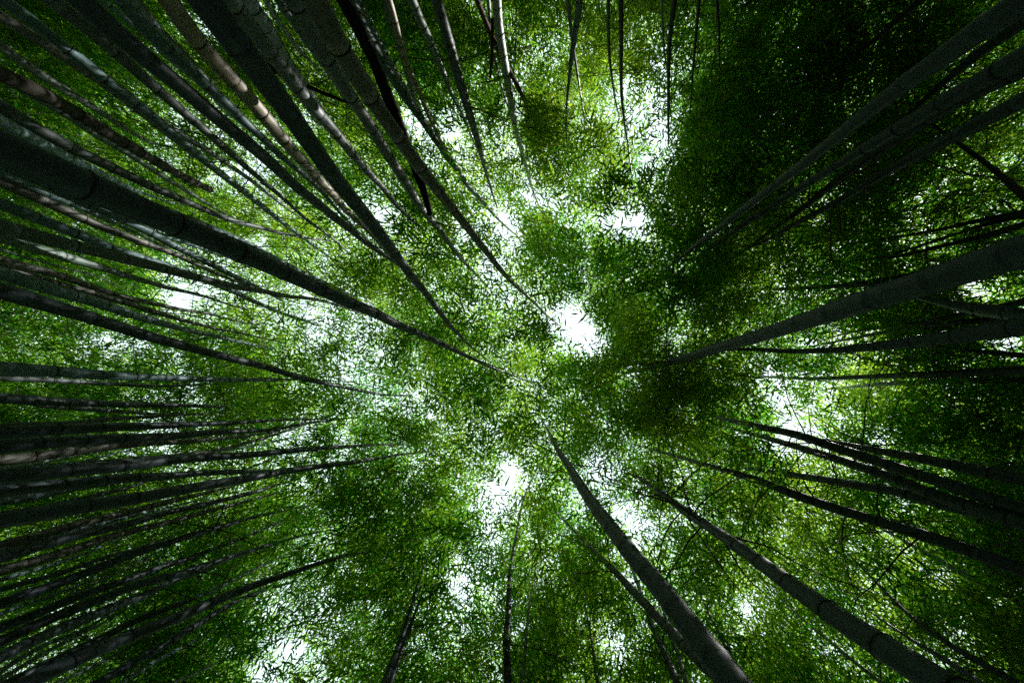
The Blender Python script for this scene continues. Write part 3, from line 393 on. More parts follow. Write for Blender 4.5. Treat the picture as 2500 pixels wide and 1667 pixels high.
{"k":"dark","l":"dark culm half hidden behind the slate-green culm, edging the vivid green strip","p":[[-2.73,-2.53,0.0],[-2.96,-2.66,2.11],[-3.26,-2.84,4.22],[-3.43,-2.91,4.53],[-3.6,-2.99,4.83],[-3.77,-3.09,5.17],[-3.94,-3.21,5.55],[-4.26,-3.39,6.19],[-4.71,-3.68,7.12],[-5.6,-4.27,9.0]],"r":[0.0562,0.053,0.05,0.055,0.053,0.0501,0.0464,0.0418,0.0344,0.0113],"b":0,"bare":0,"smooth":0,"root":1},
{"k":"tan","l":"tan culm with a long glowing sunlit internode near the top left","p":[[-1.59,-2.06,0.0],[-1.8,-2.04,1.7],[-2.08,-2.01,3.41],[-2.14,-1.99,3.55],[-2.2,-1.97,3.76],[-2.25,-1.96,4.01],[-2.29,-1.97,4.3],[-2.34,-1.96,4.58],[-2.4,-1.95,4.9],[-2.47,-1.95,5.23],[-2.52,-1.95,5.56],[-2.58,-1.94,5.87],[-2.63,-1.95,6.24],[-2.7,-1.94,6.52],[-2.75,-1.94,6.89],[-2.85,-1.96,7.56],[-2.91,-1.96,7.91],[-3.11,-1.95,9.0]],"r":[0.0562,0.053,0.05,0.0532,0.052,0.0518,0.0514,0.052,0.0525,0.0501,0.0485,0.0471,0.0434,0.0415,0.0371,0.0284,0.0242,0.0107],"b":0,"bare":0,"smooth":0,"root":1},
{"k":"dark","l":"giant dark culm beside the tan sunlit one, tip near the picture centre","p":[[-1.01,-1.57,0.0],[-1.09,-1.44,1.3],[-1.19,-1.27,2.61],[-1.21,-1.24,2.77],[-1.23,-1.2,3.04],[-1.25,-1.17,3.28],[-1.27,-1.14,3.45],[-1.29,-1.1,3.67],[-1.32,-1.06,3.93],[-1.33,-1.03,4.16],[-1.34,-1.01,4.35],[-1.36,-0.98,4.56],[-1.38,-0.95,4.78],[-1.4,-0.9,5.07],[-1.42,-0.86,5.36],[-1.45,-0.82,5.67],[-1.46,-0.78,5.96],[-1.5,-0.73,6.32],[-1.53,-0.66,6.78],[-1.59,-0.57,7.46],[-1.63,-0.47,8.33],[-1.67,-0.36,9.27],[-1.72,-0.21,10.83]],"r":[0.0562,0.053,0.05,0.0559,0.0503,0.0464,0.0447,0.0454,0.0463,0.045,0.0438,0.0433,0.0423,0.0415,0.0402,0.0378,0.0355,0.0341,0.032,0.0295,0.0252,0.0207,0.0128],"b":0,"bare":0,"smooth":1,"root":1},
{"k":"green","l":"lit left edge of the rounded grey top culm, built as a thin green cane","p":[[-3.22,-4.21,0.0],[-3.54,-4.25,2.9],[-3.96,-4.3,5.79],[-4.04,-4.28,6.07],[-4.09,-4.29,6.45],[-4.14,-4.29,6.72],[-4.2,-4.3,7.09],[-4.25,-4.33,7.59],[-4.35,-4.35,8.29],[-4.48,-4.35,9.0]],"r":[0.0303,0.0286,0.027,0.0285,0.0274,0.0267,0.0254,0.023,0.0203,0.0111],"b":0,"bare":0,"smooth":0,"root":1},  # added cane that stands in for the lit rim of the grey culm
{"k":"grey","l":"rounded grey culm with pale tan sun patches halfway down, right of the giant top culm","p":[[-1.49,-2.05,0.0],[-1.66,-2.08,1.79],[-1.87,-2.12,3.58],[-1.91,-2.11,3.7],[-1.94,-2.1,3.83],[-1.96,-2.11,4.02],[-1.99,-2.12,4.25],[-2.02,-2.12,4.49],[-2.06,-2.12,4.74],[-2.09,-2.13,5.0],[-2.11,-2.15,5.26],[-2.14,-2.15,5.52],[-2.17,-2.16,5.78],[-2.21,-2.17,6.06],[-2.23,-2.19,6.33],[-2.26,-2.21,6.69],[-2.32,-2.22,7.14],[-2.36,-2.24,7.58],[-2.4,-2.28,8.12],[-2.45,-2.36,9.0]],"r":[0.0562,0.053,0.05,0.0526,0.0505,0.049,0.0493,0.0495,0.0493,0.0486,0.0477,0.0472,0.0446,0.0421,0.039,0.035,0.0321,0.029,0.0225,0.0106],"b":0,"bare":0,"smooth":0,"root":1},
{"k":"dark","l":"bluish culm shadowed behind the rounded grey culm at the top","p":[[-1.55,-1.96,0.0],[-1.72,-2.12,1.89],[-1.95,-2.32,3.79],[-2.1,-2.43,4.07],[-2.25,-2.57,4.4],[-2.45,-2.76,4.84],[-2.76,-3.02,5.48],[-3.21,-3.46,6.5],[-4.32,-4.54,9.0]],"r":[0.0562,0.053,0.05,0.0558,0.0565,0.0578,0.056,0.05,0.0148],"b":0,"bare":0,"smooth":0,"root":1},
{"k":"dead","l":"dead brown cane lying slantwise across behind the top culms","p":[[-3.55,-3.54,6.1],[-3.45,-3.5,6.22],[-3.4,-3.47,6.29],[-3.34,-3.46,6.36],[-3.18,-3.45,6.53],[-3.06,-3.43,6.66],[-2.95,-3.43,6.78],[-2.83,-3.43,6.9]],"r":[0.0328,0.0304,0.029,0.0279,0.0252,0.0231,0.0209,0.0186],"b":0,"bare":1,"smooth":0,"root":0},
{"k":"green","l":"thin green culm right of a sky gap at the top, leftmost of the thin pair","p":[[-2.75,-3.49,0.0],[-2.98,-3.76,2.84],[-3.29,-4.11,5.69],[-3.39,-4.17,5.96],[-3.6,-4.32,6.57],[-3.77,-4.48,7.13],[-3.9,-4.65,7.66],[-4.0,-4.83,8.15],[-4.18,-5.14,9.0]],"r":[0.034,0.0321,0.0302,0.0321,0.0309,0.0296,0.0278,0.0216,0.0111],"b":0,"bare":0,"smooth":0,"root":1},
{"k":"teal","l":"slim blue-green culm at the top disappearing behind the mossy dark culm","p":[[-3.05,-4.56,0.0],[-3.17,-4.46,2.96],[-3.32,-4.34,5.92],[-3.36,-4.31,6.16],[-3.39,-4.29,6.37],[-3.39,-4.29,6.61],[-3.42,-4.28,6.87],[-3.41,-4.27,7.19],[-3.43,-4.26,7.5],[-3.45,-4.25,7.79],[-3.48,-4.22,8.08],[-3.48,-4.22,8.65],[-3.51,-4.19,9.48]],"r":[0.0562,0.053,0.05,0.0524,0.0495,0.049,0.0489,0.0483,0.0443,0.0404,0.0372,0.0277,0.0155],"b":0,"bare":0,"smooth":0,"root":1},
{"k":"grey","l":"dark mottled culm with sage green middle, left of the thick brown-grey top culm","p":[[-1.29,-2.31,0.0],[-1.39,-2.23,1.81],[-1.52,-2.13,3.62],[-1.55,-2.11,3.75],[-1.58,-2.1,3.92],[-1.6,-2.08,4.12],[-1.61,-2.07,4.39],[-1.64,-2.05,4.67],[-1.65,-2.04,4.99],[-1.67,-2.02,5.26],[-1.7,-2.0,5.54],[-1.71,-1.99,5.85],[-1.73,-1.97,6.15],[-1.77,-1.94,6.6],[-1.78,-1.93,6.98],[-1.78,-1.93,7.44],[-1.8,-1.91,7.94],[-1.83,-1.89,8.59],[-1.84,-1.87,9.38],[-1.84,-1.87,10.11],[-1.84,-1.87,10.85],[-1.85,-1.86,12.19]],"r":[0.0562,0.053,0.05,0.0528,0.0514,0.0499,0.0473,0.0452,0.0461,0.0474,0.0478,0.048,0.0463,0.0445,0.0423,0.0392,0.0364,0.0331,0.0287,0.0239,0.0205,0.0148],"b":0,"bare":0,"smooth":0,"root":1},
{"k":"brown","l":"thick brown-grey culm from the top whose thin tip ends at the central sky gap","p":[[-1.08,-1.71,0.0],[-1.05,-1.63,1.49],[-1.01,-1.52,2.98],[-1.02,-1.5,3.09],[-1.03,-1.48,3.24],[-1.04,-1.44,3.53],[-1.04,-1.42,3.77],[-1.02,-1.4,3.97],[-1.02,-1.38,4.2],[-1.01,-1.37,4.42],[-0.99,-1.35,4.65],[-0.98,-1.34,4.9],[-0.96,-1.32,5.15],[-0.94,-1.31,5.41],[-0.92,-1.29,5.75],[-0.9,-1.27,6.05],[-0.88,-1.26,6.31],[-0.86,-1.23,6.68],[-0.83,-1.21,7.07],[-0.79,-1.19,7.58],[-0.69,-1.17,8.57],[-0.59,-1.14,9.52],[-0.45,-1.1,10.95],[-0.22,-1.07,13.0]],"r":[0.0562,0.053,0.05,0.0533,0.0506,0.0452,0.042,0.0423,0.0428,0.0424,0.0419,0.0399,0.0378,0.0369,0.0356,0.0347,0.0342,0.0334,0.0308,0.0273,0.0244,0.0218,0.0195,0.0155],"b":0,"bare":0,"smooth":0,"root":1},
{"k":"green","l":"thin green cane showing as a bright edge beside the thick brown-grey top culm","p":[[-2.49,-4.27,0.0],[-2.59,-4.21,2.88],[-2.71,-4.13,5.76],[-2.73,-4.11,6.0],[-2.75,-4.1,6.41],[-2.78,-4.08,6.76],[-2.79,-4.07,7.2],[-2.8,-4.07,7.55],[-2.82,-4.06,7.89],[-2.83,-4.05,8.38],[-2.84,-4.04,9.18]],"r":[0.034,0.0321,0.0302,0.0318,0.0315,0.0313,0.03,0.029,0.028,0.0218,0.0111],"b":0,"bare":0,"smooth":0,"root":1},
{"k":"black","l":"jet black dead culm ending in a ragged tip beneath the thick brown-grey top culm","p":[[-2.08,-3.77,0.0],[-2.0,-3.48,2.35],[-1.89,-3.12,4.69],[-1.84,-3.03,4.79],[-1.79,-2.95,4.88],[-1.73,-2.82,5.01],[-1.68,-2.68,5.15],[-1.64,-2.51,5.3],[-1.61,-2.35,5.44],[-1.56,-2.22,5.57],[-1.53,-2.04,5.73],[-1.49,-1.88,5.88],[-1.46,-1.74,6.0],[-1.46,-1.62,6.1]],"r":[0.0562,0.053,0.05,0.0512,0.0505,0.0508,0.0513,0.0519,0.0507,0.049,0.0465,0.0438,0.0326,0.0283],"b":0,"bare":1,"smooth":0,"root":1},
{"k":"teal","l":"long blue culm right of the jet black one, arching to a small sky gap","p":[[-2.75,-4.82,0.0],[-2.58,-4.51,2.82],[-2.36,-4.11,5.63],[-2.35,-4.06,5.87],[-2.36,-3.97,6.25],[-2.35,-3.89,6.59],[-2.31,-3.84,6.94],[-2.27,-3.78,7.27],[-2.22,-3.74,7.59],[-2.16,-3.7,7.94],[-2.12,-3.65,8.24],[-2.07,-3.61,8.52],[-2.04,-3.56,8.83],[-1.98,-3.53,9.11],[-1.94,-3.49,9.39],[-1.89,-3.44,9.75],[-1.82,-3.41,10.1],[-1.71,-3.37,10.56],[-1.6,-3.32,11.09],[-1.42,-3.28,11.83],[-1.27,-3.25,12.41],[-1.15,-3.2,13.0]],"r":[0.0562,0.053,0.05,0.0526,0.0542,0.0564,0.0585,0.0588,0.0588,0.0565,0.0548,0.0534,0.0522,0.0504,0.049,0.0468,0.0443,0.0401,0.0356,0.0276,0.0213,0.0158],"b":0,"bare":0,"smooth":0,"root":1},
{"k":"green","l":"sage green ringed culm just right of the long blue one at the top edge","p":[[-2.39,-4.41,0.0],[-2.42,-4.39,3.01],[-2.46,-4.37,6.03],[-2.48,-4.36,6.3],[-2.5,-4.35,6.64],[-2.51,-4.34,6.93],[-2.52,-4.34,7.23],[-2.52,-4.34,7.54],[-2.51,-4.34,7.8],[-2.51,-4.34,8.05],[-2.51,-4.34,8.63],[-2.48,-4.36,9.47]],"r":[0.0562,0.053,0.05,0.0526,0.051,0.0496,0.0478,0.0422,0.0368,0.0334,0.0249,0.0114],"b":0,"bare":0,"smooth":0,"root":1},
{"k":"grey","l":"grey culm with pale bands standing alone right of the sage green ringed one","p":[[-1.25,-3.95,0.0],[-1.57,-4.04,2.94],[-1.99,-4.16,5.88],[-2.02,-4.17,6.1],[-2.07,-4.17,6.27],[-2.13,-4.18,6.59],[-2.17,-4.2,6.94],[-2.23,-4.21,7.26],[-2.29,-4.22,7.58],[-2.36,-4.23,7.9],[-2.41,-4.25,8.22],[-2.48,-4.3,9.0]],"r":[0.0562,0.053,0.05,0.0523,0.0494,0.0503,0.0505,0.0459,0.0413,0.0377,0.0322,0.0144],"b":0,"bare":0,"smooth":0,"root":1},
{"k":"tan","l":"sun-flecked pale culm emerging behind the grey pale-banded one","p":[[-1.37,-3.84,0.0],[-1.53,-3.75,2.75],[-1.74,-3.63,5.51],[-1.78,-3.61,5.78],[-1.84,-3.58,6.14],[-1.88,-3.56,6.43],[-1.9,-3.55,6.75],[-1.9,-3.54,7.05],[-1.93,-3.53,7.29],[-1.95,-3.51,7.87],[-1.96,-3.5,8.3],[-1.93,-3.52,8.8],[-1.85,-3.57,9.34]],"r":[0.04,0.0378,0.0356,0.0346,0.0328,0.0312,0.0318,0.0321,0.0302,0.0243,0.0218,0.0173,0.0111],"b":0,"bare":0,"smooth":0,"root":1},
{"k":"green","l":"ringed green culm with lit left rim left of the broad slate culm at the top","p":[[-1.71,-3.99,0.0],[-1.7,-4.0,2.86],[-1.68,-4.01,5.72],[-1.69,-4.0,6.05],[-1.69,-4.0,6.32],[-1.69,-4.0,6.49],[-1.67,-4.01,6.72],[-1.68,-4.01,7.01],[-1.68,-4.01,7.26],[-1.69,-4.0,7.6],[-1.69,-4.0,7.94],[-1.66,-4.01,8.33],[-1.67,-4.01,8.76],[-1.67,-4.01,9.49]],"r":[0.0562,0.053,0.05,0.0535,0.0493,0.0472,0.0429,0.0399,0.036,0.0321,0.0282,0.0227,0.0187,0.0113],"b":0,"bare":0,"smooth":0,"root":1},
{"k":"dark","l":"broad smooth slate culm descending from the top, left of the white sunlit culm","p":[[-1.06,-3.62,0.0],[-1.15,-3.59,2.64],[-1.25,-3.54,5.28],[-1.26,-3.54,5.56],[-1.27,-3.54,5.89],[-1.29,-3.53,6.22],[-1.32,-3.52,6.67],[-1.34,-3.51,7.14],[-1.37,-3.5,7.84],[-1.4,-3.49,8.43],[-1.45,-3.47,9.21],[-1.5,-3.45,10.32],[-1.52,-3.44,10.95]],"r":[0.0562,0.053,0.05,0.0533,0.0547,0.0568,0.0569,0.0563,0.0509,0.0424,0.0325,0.0238,0.0176],"b":0,"bare":0,"smooth":1,"root":1},
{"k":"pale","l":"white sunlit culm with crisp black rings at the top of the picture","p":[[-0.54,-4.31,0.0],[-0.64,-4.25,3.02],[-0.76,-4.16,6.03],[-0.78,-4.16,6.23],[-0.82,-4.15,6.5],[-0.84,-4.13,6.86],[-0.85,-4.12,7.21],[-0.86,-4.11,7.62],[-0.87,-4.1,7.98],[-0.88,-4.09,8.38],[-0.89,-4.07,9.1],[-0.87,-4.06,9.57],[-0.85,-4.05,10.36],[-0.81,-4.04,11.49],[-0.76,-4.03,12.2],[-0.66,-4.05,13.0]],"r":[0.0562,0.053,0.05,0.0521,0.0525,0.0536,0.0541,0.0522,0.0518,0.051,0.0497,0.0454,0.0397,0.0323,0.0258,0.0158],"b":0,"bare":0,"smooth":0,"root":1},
{"k":"deadred","l":"thin reddish dead cane slanting down right from behind the white sunlit culm","p":[[-1.92,-4.44,0.0],[-1.55,-4.34,3.03],[-1.08,-4.22,6.06],[-1.04,-4.2,6.31],[-0.99,-4.18,6.65],[-0.94,-4.15,6.97],[-0.88,-4.14,7.26],[-0.8,-4.12,7.58],[-0.73,-4.11,7.87],[-0.66,-4.09,8.25],[-0.52,-4.08,8.79],[-0.33,-4.06,9.52],[-0.16,-4.04,10.2],[0.1,-4.02,11.17],[0.38,-4.05,12.02],[0.71,-4.08,13.0]],"r":[0.0322,0.0304,0.0287,0.0301,0.0307,0.0312,0.0309,0.0304,0.0299,0.0291,0.0271,0.0234,0.02,0.0173,0.0141,0.0104],"b":0,"bare":1,"smooth":0,"root":1},
{"k":"deadred","l":"short brown dead stub hanging left of the white sunlit culm","p":[[-0.56,-2.6,4.7],[-0.56,-2.46,4.79],[-0.59,-2.37,4.84],[-0.61,-2.27,4.9]],"r":[0.0122,0.0125,0.0143,0.0097],"b":0,"bare":1,"smooth":0,"root":0},
{"k":"green","l":"thin teal cane bowing behind the white sunlit culm on its left","p":[[-0.87,-4.44,0.0],[-0.9,-4.43,3.23],[-0.93,-4.43,6.47],[-1.04,-4.41,7.38],[-1.04,-4.4,7.65],[-1.04,-4.4,8.18],[-1.02,-4.41,8.73],[-0.97,-4.42,9.83]],"r":[0.0241,0.0228,0.0215,0.0219,0.0204,0.0189,0.0166,0.0117],"b":0,"bare":0,"smooth":0,"root":1},
{"k":"teal","l":"thin culm with a bright right rim, curving in front of sky specks at top centre","p":[[0.4,-3.84,0.0],[0.28,-3.84,2.91],[0.12,-3.84,5.83],[0.12,-3.84,6.08],[0.11,-3.84,6.28],[0.07,-3.84,6.6],[0.04,-3.84,6.98],[0.01,-3.84,7.41],[-0.02,-3.84,7.91],[-0.04,-3.84,8.51],[-0.03,-3.84,9.05]],"r":[0.0387,0.0365,0.0344,0.0363,0.0351,0.0332,0.0279,0.0219,0.0183,0.0141,0.0104],"b":0,"bare":0,"smooth":0,"root":1},
{"k":"green","l":"thin green cane crossing behind the bright-rimmed culm at top centre","p":[[-0.53,-4.38,0.0],[-0.31,-4.37,3.19],[-0.02,-4.35,6.39],[-0.0,-4.35,6.61],[0.02,-4.35,6.92],[0.05,-4.35,7.32],[0.1,-4.34,7.73],[0.17,-4.34,8.37],[0.24,-4.34,8.99],[0.3,-4.34,9.41]],"r":[0.0284,0.0268,0.0252,0.0263,0.0247,0.0217,0.0194,0.0158,0.0129,0.0109],"b":0,"bare":0,"smooth":0,"root":1},
{"k":"grey","l":"left of two straight slim culms side by side at top centre, pale below","p":[[-0.3,-4.56,0.0],[0.04,-4.51,3.27],[0.47,-4.44,6.54],[0.48,-4.43,6.77],[0.52,-4.42,7.29],[0.58,-4.4,7.84],[0.65,-4.4,8.23],[0.73,-4.39,8.7],[0.89,-4.38,9.41]],"r":[0.0263,0.0248,0.0234,0.0244,0.0227,0.0204,0.018,0.015,0.0108],"b":0,"bare":0,"smooth":0,"root":1},
{"k":"dark","l":"right and longer of two straight slim culms side by side at top centre","p":[[-0.09,-4.47,0.0],[0.2,-4.38,3.18],[0.58,-4.27,6.37],[0.6,-4.26,6.58],[0.66,-4.24,7.07],[0.73,-4.21,7.74],[0.81,-4.19,8.39],[0.95,-4.16,9.2],[1.08,-4.14,9.83],[1.18,-4.11,10.39],[1.38,-4.08,11.39]],"r":[0.0303,0.0286,0.027,0.0281,0.0273,0.0257,0.0236,0.0209,0.0188,0.0168,0.0133],"b":0,"bare":0,"smooth":0,"root":1},
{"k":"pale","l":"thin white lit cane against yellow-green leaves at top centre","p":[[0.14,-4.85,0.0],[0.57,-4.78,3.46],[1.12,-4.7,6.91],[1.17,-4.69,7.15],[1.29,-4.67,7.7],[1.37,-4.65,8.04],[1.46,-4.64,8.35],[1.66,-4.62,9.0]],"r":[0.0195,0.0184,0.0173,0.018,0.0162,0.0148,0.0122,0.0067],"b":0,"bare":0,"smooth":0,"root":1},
{"k":"dark","l":"dark slim culm right of the yellow-green glow at top centre","p":[[0.3,-4.49,0.0],[0.68,-4.36,3.17],[1.16,-4.19,6.34],[1.2,-4.17,6.6],[1.23,-4.15,6.92],[1.3,-4.12,7.39],[1.41,-4.09,7.95],[1.59,-4.03,8.82],[1.75,-3.98,9.59]],"r":[0.0322,0.0304,0.0287,0.0301,0.0287,0.0266,0.0235,0.0187,0.0145],"b":0,"bare":0,"smooth":0,"root":1},
{"k":"dark","l":"faint dark cane left of the deep black foliage mass at the top","p":[[0.64,-4.9,0.0],[1.03,-4.74,3.39],[1.54,-4.53,6.77],[1.59,-4.51,7.05],[1.68,-4.47,7.5],[1.78,-4.43,8.02],[1.88,-4.39,8.51],[2.05,-4.32,9.32]],"r":[0.0241,0.0228,0.0215,0.0225,0.0203,0.0176,0.0149,0.0105],"b":0,"bare":0,"smooth":0,"root":1},
{"k":"dark","l":"faint dark cane buried in the deep black foliage mass at the top","p":[[0.75,-4.55,0.0],[1.19,-4.58,3.45],[1.74,-4.62,6.9],[1.84,-4.62,7.19],[2.01,-4.63,7.66],[2.15,-4.64,8.09],[2.44,-4.66,9.0]],"r":[0.0218,0.0206,0.0194,0.0204,0.0176,0.0147,0.01],"b":0,"bare":0,"smooth":0,"root":1},
{"k":"dark","l":"thin black cane slanting alone across bluish leaves at top right","p":[[4.52,-3.53,0.0],[4.27,-3.76,3.25],[3.96,-4.07,6.5],[3.91,-4.12,6.81],[3.89,-4.15,7.07],[3.87,-4.16,7.41],[3.83,-4.2,7.77],[3.78,-4.25,8.16],[3.74,-4.28,8.5],[3.69,-4.33,9.0]],"r":[0.0356,0.0336,0.0317,0.0339,0.0322,0.0304,0.0283,0.0258,0.0207,0.013],"b":0,"bare":0,"smooth":0,"root":1},
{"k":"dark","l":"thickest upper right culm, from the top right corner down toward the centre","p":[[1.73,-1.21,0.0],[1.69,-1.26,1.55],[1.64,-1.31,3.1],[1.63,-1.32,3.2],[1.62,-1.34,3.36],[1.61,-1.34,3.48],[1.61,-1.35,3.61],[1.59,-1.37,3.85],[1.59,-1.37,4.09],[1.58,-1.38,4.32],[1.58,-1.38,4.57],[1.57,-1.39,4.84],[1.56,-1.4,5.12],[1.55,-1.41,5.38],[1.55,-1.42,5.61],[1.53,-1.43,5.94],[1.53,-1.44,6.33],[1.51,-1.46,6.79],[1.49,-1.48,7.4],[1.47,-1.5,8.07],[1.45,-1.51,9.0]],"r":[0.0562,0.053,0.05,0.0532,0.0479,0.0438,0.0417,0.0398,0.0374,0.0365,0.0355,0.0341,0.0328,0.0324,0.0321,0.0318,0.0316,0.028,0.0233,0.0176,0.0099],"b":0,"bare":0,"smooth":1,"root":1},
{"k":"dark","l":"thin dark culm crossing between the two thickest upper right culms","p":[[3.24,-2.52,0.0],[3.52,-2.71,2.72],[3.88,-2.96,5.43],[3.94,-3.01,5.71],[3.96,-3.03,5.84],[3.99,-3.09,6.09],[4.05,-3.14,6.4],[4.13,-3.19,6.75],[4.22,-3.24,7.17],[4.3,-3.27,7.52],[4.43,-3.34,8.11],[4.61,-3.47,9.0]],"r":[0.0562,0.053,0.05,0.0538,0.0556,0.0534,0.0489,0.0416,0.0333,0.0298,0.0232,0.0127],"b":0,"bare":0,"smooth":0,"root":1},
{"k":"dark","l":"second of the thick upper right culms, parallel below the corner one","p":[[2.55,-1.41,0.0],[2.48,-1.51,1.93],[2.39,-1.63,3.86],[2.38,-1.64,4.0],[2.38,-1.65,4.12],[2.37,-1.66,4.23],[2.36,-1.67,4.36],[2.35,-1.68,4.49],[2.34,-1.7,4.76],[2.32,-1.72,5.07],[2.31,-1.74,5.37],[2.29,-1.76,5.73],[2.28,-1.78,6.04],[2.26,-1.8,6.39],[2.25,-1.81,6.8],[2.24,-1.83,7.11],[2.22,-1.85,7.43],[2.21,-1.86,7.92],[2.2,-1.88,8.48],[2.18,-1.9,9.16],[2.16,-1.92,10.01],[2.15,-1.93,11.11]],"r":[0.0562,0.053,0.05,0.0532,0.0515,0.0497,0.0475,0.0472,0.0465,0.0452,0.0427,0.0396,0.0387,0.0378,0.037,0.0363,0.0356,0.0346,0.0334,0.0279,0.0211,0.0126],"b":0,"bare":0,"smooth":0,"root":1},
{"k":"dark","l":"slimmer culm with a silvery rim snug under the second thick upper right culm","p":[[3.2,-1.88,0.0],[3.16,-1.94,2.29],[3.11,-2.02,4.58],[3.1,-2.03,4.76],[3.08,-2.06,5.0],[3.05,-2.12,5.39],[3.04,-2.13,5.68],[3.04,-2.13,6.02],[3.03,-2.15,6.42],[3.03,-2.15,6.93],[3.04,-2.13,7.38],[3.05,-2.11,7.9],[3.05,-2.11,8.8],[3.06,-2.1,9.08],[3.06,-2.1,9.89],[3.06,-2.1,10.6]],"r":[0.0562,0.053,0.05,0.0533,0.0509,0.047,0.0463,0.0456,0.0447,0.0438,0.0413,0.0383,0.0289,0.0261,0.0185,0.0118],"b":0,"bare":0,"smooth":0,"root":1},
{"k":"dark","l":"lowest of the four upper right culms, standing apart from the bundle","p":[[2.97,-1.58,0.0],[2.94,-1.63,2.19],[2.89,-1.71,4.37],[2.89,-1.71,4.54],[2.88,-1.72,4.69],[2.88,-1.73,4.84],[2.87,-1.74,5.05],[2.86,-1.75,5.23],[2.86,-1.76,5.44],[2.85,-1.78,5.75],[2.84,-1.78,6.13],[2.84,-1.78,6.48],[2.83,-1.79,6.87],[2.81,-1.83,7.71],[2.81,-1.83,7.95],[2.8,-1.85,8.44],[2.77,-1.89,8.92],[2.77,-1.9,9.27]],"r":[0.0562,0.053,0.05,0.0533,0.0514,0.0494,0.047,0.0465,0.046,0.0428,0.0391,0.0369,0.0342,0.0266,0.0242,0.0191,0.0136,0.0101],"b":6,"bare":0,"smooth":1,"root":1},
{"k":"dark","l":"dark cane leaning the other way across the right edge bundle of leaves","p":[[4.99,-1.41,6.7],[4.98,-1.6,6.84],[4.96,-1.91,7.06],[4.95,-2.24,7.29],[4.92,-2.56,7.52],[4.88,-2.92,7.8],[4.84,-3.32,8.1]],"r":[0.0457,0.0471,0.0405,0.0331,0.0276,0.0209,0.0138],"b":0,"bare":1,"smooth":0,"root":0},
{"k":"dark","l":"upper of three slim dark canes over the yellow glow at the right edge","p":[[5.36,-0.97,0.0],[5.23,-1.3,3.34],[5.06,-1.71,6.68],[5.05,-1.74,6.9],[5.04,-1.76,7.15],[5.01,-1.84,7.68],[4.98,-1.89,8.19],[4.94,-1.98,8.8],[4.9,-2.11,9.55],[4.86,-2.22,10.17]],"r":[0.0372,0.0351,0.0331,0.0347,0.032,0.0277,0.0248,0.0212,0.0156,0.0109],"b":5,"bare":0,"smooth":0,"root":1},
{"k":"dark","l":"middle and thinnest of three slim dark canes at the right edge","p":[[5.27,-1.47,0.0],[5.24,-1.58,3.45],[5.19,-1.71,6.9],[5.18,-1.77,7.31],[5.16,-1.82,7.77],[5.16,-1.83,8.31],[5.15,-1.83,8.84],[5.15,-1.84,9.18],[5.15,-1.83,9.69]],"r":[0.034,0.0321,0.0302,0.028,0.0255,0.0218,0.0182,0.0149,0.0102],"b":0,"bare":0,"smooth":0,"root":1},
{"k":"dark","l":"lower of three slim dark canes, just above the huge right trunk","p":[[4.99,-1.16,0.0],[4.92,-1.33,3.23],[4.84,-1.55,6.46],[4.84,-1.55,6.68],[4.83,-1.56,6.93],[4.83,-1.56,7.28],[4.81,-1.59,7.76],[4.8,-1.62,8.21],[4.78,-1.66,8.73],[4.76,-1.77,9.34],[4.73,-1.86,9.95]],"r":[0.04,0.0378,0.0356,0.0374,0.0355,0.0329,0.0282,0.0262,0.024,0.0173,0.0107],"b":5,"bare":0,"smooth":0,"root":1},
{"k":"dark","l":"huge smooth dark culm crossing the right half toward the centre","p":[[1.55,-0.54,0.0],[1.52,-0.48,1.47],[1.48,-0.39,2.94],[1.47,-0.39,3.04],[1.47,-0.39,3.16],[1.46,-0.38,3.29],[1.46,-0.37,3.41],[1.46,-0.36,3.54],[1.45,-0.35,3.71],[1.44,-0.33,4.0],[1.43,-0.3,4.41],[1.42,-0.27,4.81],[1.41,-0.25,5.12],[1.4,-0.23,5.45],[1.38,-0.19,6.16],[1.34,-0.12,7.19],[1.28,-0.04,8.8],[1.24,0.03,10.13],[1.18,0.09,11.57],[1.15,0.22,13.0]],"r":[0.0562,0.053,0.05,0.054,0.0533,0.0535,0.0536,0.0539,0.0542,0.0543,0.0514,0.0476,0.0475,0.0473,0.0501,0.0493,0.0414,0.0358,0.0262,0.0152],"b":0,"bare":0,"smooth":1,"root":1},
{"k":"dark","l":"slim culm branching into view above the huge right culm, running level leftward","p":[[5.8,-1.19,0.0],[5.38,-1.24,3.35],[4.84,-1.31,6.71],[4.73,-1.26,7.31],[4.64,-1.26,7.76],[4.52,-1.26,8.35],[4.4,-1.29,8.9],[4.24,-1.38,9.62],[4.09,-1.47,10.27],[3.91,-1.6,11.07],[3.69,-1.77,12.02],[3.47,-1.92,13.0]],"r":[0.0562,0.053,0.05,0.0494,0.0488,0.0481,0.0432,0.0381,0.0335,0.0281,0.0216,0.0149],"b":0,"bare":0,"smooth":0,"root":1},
{"k":"dark","l":"dark culm slanting up from the right edge behind the huge right culm, against sky","p":[[2.51,0.23,0.0],[2.7,0.02,2.26],[2.95,-0.25,4.53],[3.0,-0.3,4.71],[3.06,-0.37,4.98],[3.12,-0.43,5.24],[3.2,-0.49,5.56],[3.3,-0.6,5.97],[3.41,-0.72,6.42],[3.61,-0.96,7.27],[3.91,-1.24,8.5]],"r":[0.0562,0.053,0.05,0.0533,0.0522,0.0512,0.046,0.0329,0.0263,0.0204,0.0117],"b":0,"bare":0,"smooth":0,"root":1},
